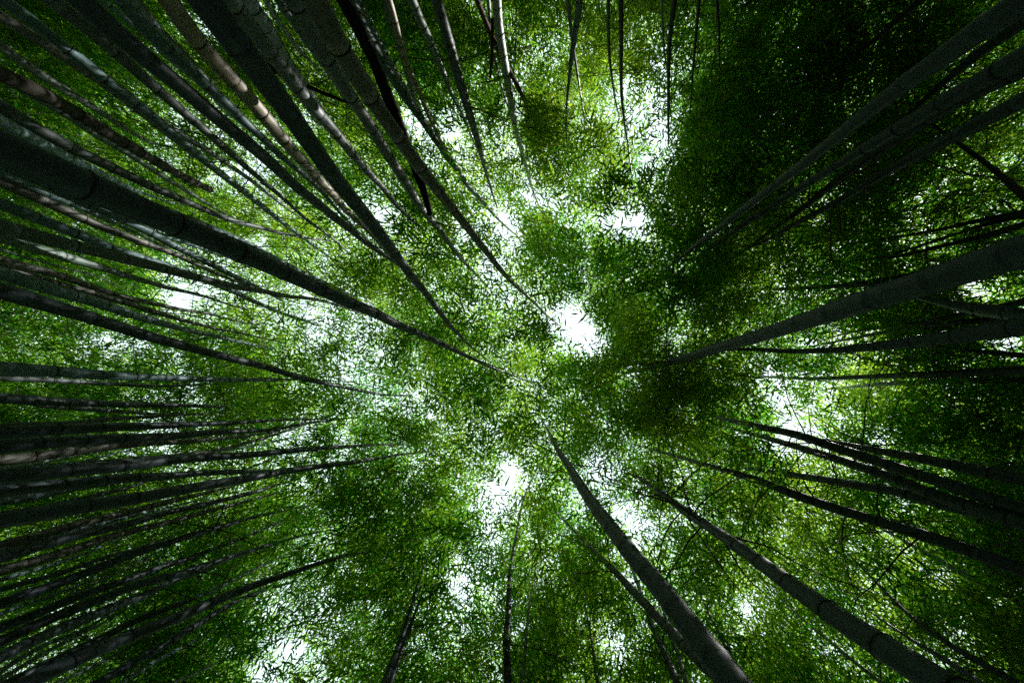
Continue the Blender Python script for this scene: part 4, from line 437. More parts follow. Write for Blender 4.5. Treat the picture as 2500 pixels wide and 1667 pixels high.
{"k":"dark","l":"thin black cane crossing the slanting dark culm at the right edge","p":[[4.62,-0.96,0.0],[4.63,-0.87,3.19],[4.65,-0.75,6.38],[4.65,-0.74,6.53],[4.66,-0.71,6.79],[4.66,-0.68,7.08],[4.66,-0.67,7.51],[4.67,-0.64,8.09],[4.67,-0.63,8.62],[4.67,-0.63,9.48],[4.67,-0.58,10.44]],"r":[0.0413,0.039,0.0368,0.038,0.0371,0.0359,0.0292,0.0248,0.0205,0.0161,0.0112],"b":0,"bare":0,"smooth":0,"root":1},
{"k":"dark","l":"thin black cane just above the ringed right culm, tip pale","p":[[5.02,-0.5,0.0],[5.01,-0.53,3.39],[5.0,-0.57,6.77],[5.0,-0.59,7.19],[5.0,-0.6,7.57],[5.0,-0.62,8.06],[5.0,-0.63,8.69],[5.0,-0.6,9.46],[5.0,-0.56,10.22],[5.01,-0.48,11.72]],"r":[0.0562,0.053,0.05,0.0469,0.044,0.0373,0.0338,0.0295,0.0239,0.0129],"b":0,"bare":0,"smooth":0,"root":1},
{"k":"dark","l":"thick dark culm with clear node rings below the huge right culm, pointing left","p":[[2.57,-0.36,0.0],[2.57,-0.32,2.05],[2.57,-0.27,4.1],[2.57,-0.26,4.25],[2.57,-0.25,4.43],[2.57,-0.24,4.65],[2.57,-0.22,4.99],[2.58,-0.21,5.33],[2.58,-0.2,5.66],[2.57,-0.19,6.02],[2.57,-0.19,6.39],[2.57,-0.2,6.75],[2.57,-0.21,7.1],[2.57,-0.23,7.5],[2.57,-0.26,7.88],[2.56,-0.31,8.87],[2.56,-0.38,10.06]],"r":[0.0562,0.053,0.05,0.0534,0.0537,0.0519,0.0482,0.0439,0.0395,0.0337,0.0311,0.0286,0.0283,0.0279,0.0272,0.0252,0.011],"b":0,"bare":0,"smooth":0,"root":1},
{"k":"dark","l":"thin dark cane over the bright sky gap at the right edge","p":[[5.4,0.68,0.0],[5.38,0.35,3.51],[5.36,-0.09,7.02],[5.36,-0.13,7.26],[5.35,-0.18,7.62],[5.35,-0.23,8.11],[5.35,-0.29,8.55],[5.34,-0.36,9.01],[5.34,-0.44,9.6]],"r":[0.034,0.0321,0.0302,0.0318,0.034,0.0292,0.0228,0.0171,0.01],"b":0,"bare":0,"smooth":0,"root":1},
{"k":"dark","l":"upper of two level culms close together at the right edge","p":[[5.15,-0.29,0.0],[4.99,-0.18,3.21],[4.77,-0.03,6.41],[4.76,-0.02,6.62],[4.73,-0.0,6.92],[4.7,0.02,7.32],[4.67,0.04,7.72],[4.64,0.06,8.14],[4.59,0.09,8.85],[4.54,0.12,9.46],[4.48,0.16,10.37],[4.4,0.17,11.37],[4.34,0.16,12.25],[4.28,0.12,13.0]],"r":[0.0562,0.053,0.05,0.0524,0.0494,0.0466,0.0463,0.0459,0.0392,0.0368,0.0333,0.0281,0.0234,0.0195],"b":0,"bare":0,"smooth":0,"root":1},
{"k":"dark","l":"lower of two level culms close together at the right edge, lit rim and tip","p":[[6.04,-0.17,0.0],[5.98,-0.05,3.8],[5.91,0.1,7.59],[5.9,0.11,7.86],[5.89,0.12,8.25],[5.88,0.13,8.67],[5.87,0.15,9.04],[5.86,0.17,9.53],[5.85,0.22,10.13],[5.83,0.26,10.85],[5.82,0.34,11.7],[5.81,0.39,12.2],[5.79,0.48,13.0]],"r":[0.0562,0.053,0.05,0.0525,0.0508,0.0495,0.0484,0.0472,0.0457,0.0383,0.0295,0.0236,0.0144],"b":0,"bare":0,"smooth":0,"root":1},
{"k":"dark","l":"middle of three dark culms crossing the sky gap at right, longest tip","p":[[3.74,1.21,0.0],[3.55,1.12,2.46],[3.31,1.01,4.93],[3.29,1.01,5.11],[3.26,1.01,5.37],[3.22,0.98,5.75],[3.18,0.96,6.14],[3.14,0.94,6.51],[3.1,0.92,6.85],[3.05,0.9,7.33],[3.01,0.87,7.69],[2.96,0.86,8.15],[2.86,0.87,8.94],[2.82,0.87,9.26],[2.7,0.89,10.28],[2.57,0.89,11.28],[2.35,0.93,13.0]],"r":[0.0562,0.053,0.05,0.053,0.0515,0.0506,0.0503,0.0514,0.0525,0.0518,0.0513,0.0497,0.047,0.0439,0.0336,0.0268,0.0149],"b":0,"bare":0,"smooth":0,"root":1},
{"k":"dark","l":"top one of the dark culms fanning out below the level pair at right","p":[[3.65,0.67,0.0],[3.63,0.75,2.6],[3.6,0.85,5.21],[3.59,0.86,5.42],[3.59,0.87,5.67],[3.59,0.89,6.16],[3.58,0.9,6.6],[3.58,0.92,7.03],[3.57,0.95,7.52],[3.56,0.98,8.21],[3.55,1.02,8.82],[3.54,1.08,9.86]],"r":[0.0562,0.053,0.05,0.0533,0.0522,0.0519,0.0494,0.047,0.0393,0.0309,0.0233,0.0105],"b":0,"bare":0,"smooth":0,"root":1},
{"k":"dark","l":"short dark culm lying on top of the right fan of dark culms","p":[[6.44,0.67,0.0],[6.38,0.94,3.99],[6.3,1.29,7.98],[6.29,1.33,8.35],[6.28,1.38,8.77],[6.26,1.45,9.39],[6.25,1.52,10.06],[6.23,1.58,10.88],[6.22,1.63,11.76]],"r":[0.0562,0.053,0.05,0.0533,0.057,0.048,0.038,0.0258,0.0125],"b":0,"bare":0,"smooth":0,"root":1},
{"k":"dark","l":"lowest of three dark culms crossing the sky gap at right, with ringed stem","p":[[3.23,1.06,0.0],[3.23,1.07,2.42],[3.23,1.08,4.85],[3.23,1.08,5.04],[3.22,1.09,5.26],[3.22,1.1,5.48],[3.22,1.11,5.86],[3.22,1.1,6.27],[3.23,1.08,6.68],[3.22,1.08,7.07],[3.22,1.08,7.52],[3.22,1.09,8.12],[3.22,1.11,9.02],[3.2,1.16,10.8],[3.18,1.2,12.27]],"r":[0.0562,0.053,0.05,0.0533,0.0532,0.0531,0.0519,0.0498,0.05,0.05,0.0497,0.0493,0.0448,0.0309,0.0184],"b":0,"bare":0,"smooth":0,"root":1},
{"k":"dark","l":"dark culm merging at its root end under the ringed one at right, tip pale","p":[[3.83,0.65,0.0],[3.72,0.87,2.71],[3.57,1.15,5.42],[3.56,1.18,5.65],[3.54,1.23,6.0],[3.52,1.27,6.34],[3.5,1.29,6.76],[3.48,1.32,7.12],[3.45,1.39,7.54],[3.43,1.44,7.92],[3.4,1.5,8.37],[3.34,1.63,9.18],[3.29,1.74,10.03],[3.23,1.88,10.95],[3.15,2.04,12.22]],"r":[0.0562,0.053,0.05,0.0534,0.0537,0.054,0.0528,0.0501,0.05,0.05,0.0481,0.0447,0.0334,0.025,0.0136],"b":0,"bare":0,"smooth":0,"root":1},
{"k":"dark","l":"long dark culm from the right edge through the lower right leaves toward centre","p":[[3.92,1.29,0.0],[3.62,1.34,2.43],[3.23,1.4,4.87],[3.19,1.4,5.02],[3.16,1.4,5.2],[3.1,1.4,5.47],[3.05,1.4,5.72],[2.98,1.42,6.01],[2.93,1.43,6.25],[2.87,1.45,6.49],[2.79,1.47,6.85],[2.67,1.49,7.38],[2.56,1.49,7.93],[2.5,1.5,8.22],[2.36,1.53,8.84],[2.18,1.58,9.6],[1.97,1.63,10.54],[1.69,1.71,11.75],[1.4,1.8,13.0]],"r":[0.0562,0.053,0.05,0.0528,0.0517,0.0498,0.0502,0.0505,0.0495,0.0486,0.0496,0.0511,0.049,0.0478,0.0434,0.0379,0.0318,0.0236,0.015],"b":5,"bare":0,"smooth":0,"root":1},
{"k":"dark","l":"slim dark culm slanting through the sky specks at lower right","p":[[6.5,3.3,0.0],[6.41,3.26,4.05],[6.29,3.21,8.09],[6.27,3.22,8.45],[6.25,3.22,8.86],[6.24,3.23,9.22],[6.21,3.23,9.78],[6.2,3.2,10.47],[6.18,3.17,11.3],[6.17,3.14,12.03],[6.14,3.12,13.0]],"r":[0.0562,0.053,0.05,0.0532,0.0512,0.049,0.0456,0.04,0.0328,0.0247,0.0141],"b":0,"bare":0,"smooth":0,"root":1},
{"k":"dark","l":"big ringed culm of the lower right with thin side branches spreading from its joints","p":[[1.38,0.77,0.0],[1.33,0.89,1.56],[1.27,1.05,3.13],[1.27,1.07,3.25],[1.25,1.11,3.54],[1.23,1.15,3.88],[1.22,1.19,4.24],[1.21,1.23,4.62],[1.19,1.26,5.0],[1.18,1.31,5.41],[1.16,1.36,5.84],[1.13,1.44,6.58],[1.11,1.51,7.33],[1.09,1.57,7.89],[1.05,1.68,9.0]],"r":[0.0562,0.053,0.05,0.0544,0.0517,0.05,0.0471,0.0439,0.0423,0.0393,0.04,0.0411,0.0365,0.0329,0.0162],"b":12,"bare":0,"smooth":0,"root":1},
{"k":"dark","l":"thin cane right of the big ringed culm at the bottom right","p":[[4.3,3.36,0.0],[4.35,3.26,3.34],[4.43,3.15,6.69],[4.44,3.13,6.86],[4.4,3.18,7.42],[4.38,3.2,8.07],[4.43,3.13,8.76],[4.5,3.03,9.54],[4.56,2.95,10.2]],"r":[0.04,0.0378,0.0356,0.037,0.0323,0.0274,0.0232,0.0163,0.0106],"b":0,"bare":0,"smooth":0,"root":1},
{"k":"dark","l":"short dark cane at the bottom right, close beside the big ringed culm","p":[[3.62,2.33,0.0],[3.84,2.69,3.32],[4.11,3.15,6.65],[4.14,3.18,6.89],[4.18,3.23,7.25],[4.24,3.37,7.99],[4.34,3.52,9.0]],"r":[0.04,0.0378,0.0356,0.0375,0.0314,0.0217,0.009],"b":0,"bare":0,"smooth":0,"root":1},
{"k":"green","l":"thin pale cane left of the big ringed culm at the bottom","p":[[4.0,3.44,0.0],[3.87,3.56,3.72],[3.7,3.72,7.44],[3.69,3.73,7.71],[3.64,3.78,8.21],[3.63,3.8,8.54],[3.58,3.84,9.04],[3.56,3.87,9.68],[3.55,3.87,10.41]],"r":[0.0263,0.0248,0.0234,0.0246,0.0233,0.0227,0.0191,0.0151,0.011],"b":0,"bare":0,"smooth":0,"root":1},
{"k":"dark","l":"huge dark culm rising from the bottom edge to the centre of the picture","p":[[1.0,1.06,0.0],[0.83,1.09,1.51],[0.61,1.11,3.01],[0.6,1.11,3.13],[0.58,1.11,3.27],[0.53,1.12,3.55],[0.49,1.12,3.81],[0.43,1.13,4.16],[0.37,1.14,4.47],[0.31,1.15,4.87],[0.22,1.17,5.43],[0.12,1.17,6.11],[-0.02,1.17,7.15],[-0.17,1.18,8.24],[-0.32,1.17,9.53],[-0.52,1.16,11.14]],"r":[0.0562,0.053,0.05,0.0545,0.0532,0.0529,0.0524,0.0521,0.0522,0.0524,0.0513,0.0504,0.0448,0.0358,0.0277,0.0172],"b":0,"bare":0,"smooth":1,"root":1},
{"k":"grey","l":"medium culm left of and partly behind the huge bottom culm","p":[[2.06,2.33,0.0],[1.74,2.4,2.56],[1.33,2.48,5.12],[1.24,2.5,5.42],[1.12,2.53,5.79],[1.0,2.56,6.21],[0.84,2.58,6.76],[0.69,2.61,7.31],[0.57,2.63,7.75],[0.39,2.66,8.32],[0.19,2.71,9.01],[-0.0,2.74,9.67],[-0.27,2.8,10.59]],"r":[0.0562,0.053,0.05,0.0548,0.0531,0.0513,0.049,0.0446,0.0403,0.0324,0.0268,0.0214,0.012],"b":0,"bare":0,"smooth":0,"root":1},
{"k":"dark","l":"dark culm crossing behind the medium one at the bottom centre right","p":[[1.5,3.59,0.0],[1.4,3.62,3.38],[1.28,3.66,6.76],[1.25,3.67,7.27],[1.2,3.69,8.03],[1.17,3.7,8.79],[1.16,3.7,9.81],[1.14,3.71,10.56],[1.13,3.71,11.81]],"r":[0.0562,0.053,0.05,0.0456,0.0412,0.0364,0.0318,0.0242,0.0133],"b":0,"bare":0,"smooth":0,"root":1},
{"k":"green","l":"thin culm in the wedge between the huge bottom culm and the dark crossing one","p":[[1.18,3.78,0.0],[1.25,3.75,3.42],[1.34,3.72,6.84],[1.36,3.71,7.33],[1.39,3.7,7.78],[1.4,3.69,8.14],[1.41,3.69,8.6],[1.42,3.69,9.44]],"r":[0.0322,0.0304,0.0287,0.0315,0.0295,0.0278,0.0214,0.0101],"b":0,"bare":0,"smooth":0,"root":1},
{"k":"dark","l":"upright dark culm at bottom centre with short side twigs and a feathery tip","p":[[-0.41,5.13,0.0],[-0.57,4.7,3.63],[-0.76,4.15,7.26],[-0.8,4.05,7.57],[-0.89,3.89,8.1],[-0.95,3.72,8.69],[-1.0,3.56,9.2],[-1.03,3.38,9.81],[-1.02,3.15,10.64],[-1.03,2.95,11.34],[-0.96,2.75,12.13],[-0.82,2.55,13.0]],"r":[0.0562,0.053,0.05,0.0529,0.0491,0.0442,0.0402,0.0356,0.0304,0.0262,0.0208,0.0153],"b":9,"bare":0,"smooth":0,"root":1},
{"k":"grey","l":"thin cane just right of the upright bottom centre culm","p":[[-0.43,3.98,0.0],[-0.5,3.97,3.51],[-0.59,3.95,7.01],[-0.6,3.95,7.45],[-0.65,3.95,8.44],[-0.67,3.94,9.17],[-0.68,3.94,10.0],[-0.68,3.94,11.27]],"r":[0.0241,0.0228,0.0215,0.0232,0.0234,0.0235,0.0192,0.0129],"b":0,"bare":0,"smooth":0,"root":1},
{"k":"dark","l":"left of a crossing dark pair rising from the bottom left of centre","p":[[-1.33,3.83,0.0],[-1.61,3.64,3.0],[-1.96,3.4,6.0],[-1.99,3.38,6.39],[-2.04,3.34,6.89],[-2.12,3.29,7.47],[-2.23,3.22,8.13],[-2.32,3.16,8.74],[-2.43,3.09,9.64]],"r":[0.0387,0.0365,0.0344,0.0374,0.034,0.0296,0.0244,0.0196,0.011],"b":0,"bare":0,"smooth":0,"root":1},
{"k":"dark","l":"right and shorter of a crossing dark pair rising from the bottom left of centre","p":[[-1.34,3.97,0.0],[-1.62,3.82,3.16],[-1.99,3.63,6.31],[-2.05,3.6,6.72],[-2.12,3.56,7.29],[-2.2,3.52,7.9],[-2.25,3.49,8.36],[-2.33,3.45,9.0]],"r":[0.034,0.0321,0.0302,0.0328,0.0287,0.022,0.0171,0.0101],"b":0,"bare":0,"smooth":0,"root":1},
{"k":"dark","l":"faint thin cane between the upright culm and the medium culm at the bottom","p":[[0.75,3.97,0.0],[0.59,3.98,3.57],[0.39,4.0,7.14],[0.34,4.0,7.65],[0.32,4.0,8.37],[0.26,4.01,9.42],[0.18,4.01,10.44]],"r":[0.0241,0.0228,0.0215,0.0235,0.0206,0.016,0.0116],"b":0,"bare":0,"smooth":0,"root":1},
{"k":"dark","l":"short thin cane right of the huge bottom culm, among dark leaves","p":[[1.85,3.85,0.0],[1.93,3.8,3.51],[2.04,3.74,7.03],[2.05,3.74,7.67],[2.07,3.73,7.91],[2.08,3.72,8.36],[2.1,3.71,9.08],[2.14,3.69,9.83]],"r":[0.0303,0.0286,0.027,0.0304,0.0276,0.0227,0.0168,0.0105],"b":0,"bare":0,"smooth":0,"root":1}
]

# shared ring for the joints (unit radius, unit height)
prof = [(0.985, -0.9), (1.075, -0.6), (1.115, -0.1), (1.06, 0.35), (1.085, 0.6), (0.985, 0.95)]
rv, rf = [], []
RS = 18
for r_, z_ in prof:
    for k in range(RS):
        a_ = 2 * math.pi * k / RS
        rv.append((r_ * math.cos(a_), r_ * math.sin(a_), z_))
for i_ in range(len(prof) - 1):
    for k in range(RS):
        rf += [i_ * RS + k, i_ * RS + (k + 1) % RS, (i_ + 1) * RS + (k + 1) % RS, (i_ + 1) * RS + k]
RING_ME = make_mesh('node_ring', rv, rf, np.full(len(rf) // 4, 4), RING)
FPX = 1111.0

roots, crown_pts, crown_id, clear = [], [], [], []
for ci, C in enumerate(CULMS):
    P = np.array(C['p'])
    A, rr, s = spline(P, C['r'], 0.08)
    base = A[0].copy()
    dead = C['bare']
    name = 'dead_bamboo' if dead else 'bamboo'
    root = bpy.data.objects.new(name, None)
    COL.objects.link(root)
    root.location = base
    root.empty_display_size = 0.1
    root['label'] = C['l']
    root['category'] = 'dead bamboo' if dead else 'bamboo'
    root['group'] = 'dead canes caught in the grove' if dead else 'bamboo culms of the grove'
    roots.append(root)
    # joints
    L0 = rnd.uniform(0.27, 0.34)
    nodes = []
    x = rnd.uniform(0.05, 0.3)
    while x < s[-1] - 0.05:
        nodes.append(x)
        f = x / s[-1]
        x += L0 * (0.75 + 0.5 * math.sin(math.pi * min(1, f * 1.1))) * rnd.uniform(0.94, 1.06)
    nodes = np.array(nodes)
    rmax = max(C['r'])
    big = rmax > 0.028
    xs_, mul, wax = [], [], []
    def put(x_, m_, w_):
        if 0 < x_ < s[-1]:
            xs_.append(x_); mul.append(m_); wax.append(w_)
    put(1e-4, 1, 0)
    for k, n_ in enumerate(nodes):
        nxt = nodes[k + 1] if k + 1 < len(nodes) else s[-1]
        w_ = 0.0 if dead else rnd.uniform(0.5, 1.0)
        if big:
            put(n_ - 0.07, 1.0, 0.0)
            put(n_ - 0.022, 1.0, w_)
            put(n_ - 0.010, 1.03, w_)
            put(n_ - 0.002, 1.075, 0.1)
            put(n_ + 0.004, 0.985, 0.0)
            put(n_ + 0.012, 1.035, 0.0)
            put(n_ + 0.035, 1.0, 0.0)
        else:
            put(n_ - 0.04, 1.0, 0.0)
            put(n_ - 0.012, 1.02, w_)
            put(n_, 1.12, 0.1)
            put(n_ + 0.014, 1.0, 0.0)
        mid = 0.5 * (n_ + nxt)
        put(mid, 1.0, 0.0)
    put(s[-1] - 1e-4, 1, 0)
    o_ = np.argsort(xs_)
    xs_ = np.array(xs_)[o_]; mul = np.array(mul)[o_]; wax = np.array(wax)[o_]
    keep = np.r_[True, np.diff(xs_) > 1e-3]
    xs_, mul, wax = xs_[keep], mul[keep], wax[keep]
    Pts = at_s(A, s, xs_)
    Rad = np.interp(xs_, s, rr)
    sides = 20 if rmax > 0.042 else (12 if big else 7)
    if dead:
        # cracked, shrunken wall
        mul = mul * (1 + 0.06 * np.sin(xs_ * 9) + rng.normal(0, 0.03, len(xs_)))
    v, q, sz = sweep(Pts - base, Rad * mul, sides)
    stem = add_obj('stem', make_mesh('stem', v, q, sz, STEM[C['k']], {'wax': np.repeat(wax, sides)}), root)
    # joints that can be told apart become pieces of their own
    if big:
        got = 0
        Tn = np.gradient(A, axis=0)
        for n_ in nodes:
            c_ = at_s(A, s, n_)
            dz = c_[2] - EYE
            r_ = float(np.interp(n_, s, rr))
            if dz < 0.6 or 2 * r_ * FPX / dz < 11 or got >= 13:
                continue
            if abs(c_[0]) > 1.35 * dz or abs(c_[1]) > 0.95 * dz:
                continue
            rk = 0.962 if C['smooth'] else rnd.uniform(0.985, 1.01)
            d_ = Vector(at_s(Tn, s, n_)).normalized()
            ro = add_obj('node_ring', RING_ME, root)
            rot = d_.to_track_quat('Z', 'Y').to_matrix().to_4x4()
            ro.matrix_local = Matrix.Translation(Vector(c_ - base)) @ rot @ Matrix.Diagonal((r_ * rk, r_ * rk, 0.008 if not C['smooth'] else 0.005, 1))
            got += 1
    if dead:
        continue
    # side branches: separate for the culms whose joints show them, one fine twig mesh otherwise
    top = A[-1]
    nb = C['b']
    up = nodes[np.interp(nodes, s, A[:, 2]) > (5.2 if nb else 7.0)]
    tw_v, tw_q, tw_s, off = [], [], [], 0
    for bi, n_ in enumerate(up):
        c_ = at_s(A, s, n_)
        r_ = float(np.interp(n_, s, rr))
        tdir = at_s(np.gradient(A, axis=0), s, n_)
        tdir = tdir / np.linalg.norm(tdir)
        for side in (0, 1):
            az = bi * 2.4 + side * 0.9 + rnd.uniform(-.4, .4)
            out_ = np.array([math.cos(az), math.sin(az), 0.0])
            ln = rnd.uniform(0.7, 1.7) * (1.0 if side == 0 else 0.7)
            tt = np.linspace(0, 1, 7)[:, None]
            el = rnd.uniform(0.25, 0.8)
            pts = c_ + out_ * ln * tt + np.array([0, 0, 1.0]) * (el * ln * tt - 0.75 * ln * tt ** 2 * rnd.uniform(.6, 1.3))
            pts += np.cumsum(rng.normal(0, 0.018, (7, 3)), axis=0) * (tt > 0)
            br = max(0.0035, min(0.009, r_ * 0.22)) * np.linspace(1, 0.35, 7)
            v, q, sz = sweep(pts - base, br, 5)
            if bi < nb:
                add_obj('branch', make_mesh('branch', v, q, sz, TWIG, {'wax': np.zeros(len(v))}), root)
            elif (bi + side) % 2 == 0:
                tw_v.append(v); tw_q.append(q + off); tw_s.append(sz); off += len(v)
    if tw_v:
        add_obj('twigs', make_mesh('twigs', np.vstack(tw_v), np.concatenate(tw_q), np.concatenate(tw_s), TWIG,
                                   {'wax': np.zeros(off)}), root, kind='stuff')
    # bare stretch of sight below the stem, kept free of leaves further down
    xs2 = np.arange(0, s[-1], 0.05)
    pp = at_s(A, s, xs2)
    hh_ = pp[:, 2] - EYE
    g_ = hh_ > 0.4
    clear.append(np.stack([pp[g_, 0] / hh_[g_] * 10, pp[g_, 1] / hh_[g_] * 10, hh_[g_],
                           np.interp(xs2[g_], s, rr) / hh_[g_] * 10, (xs2[g_] / s[-1])], 1))
    for f in (0.72, 0.86, 1.0):
        crown_pts.append(at_s(A, s, s[-1] * f)); crown_id.append(ci)
crown_pts = np.array(crown_pts); crown_id = np.array(crown_id)

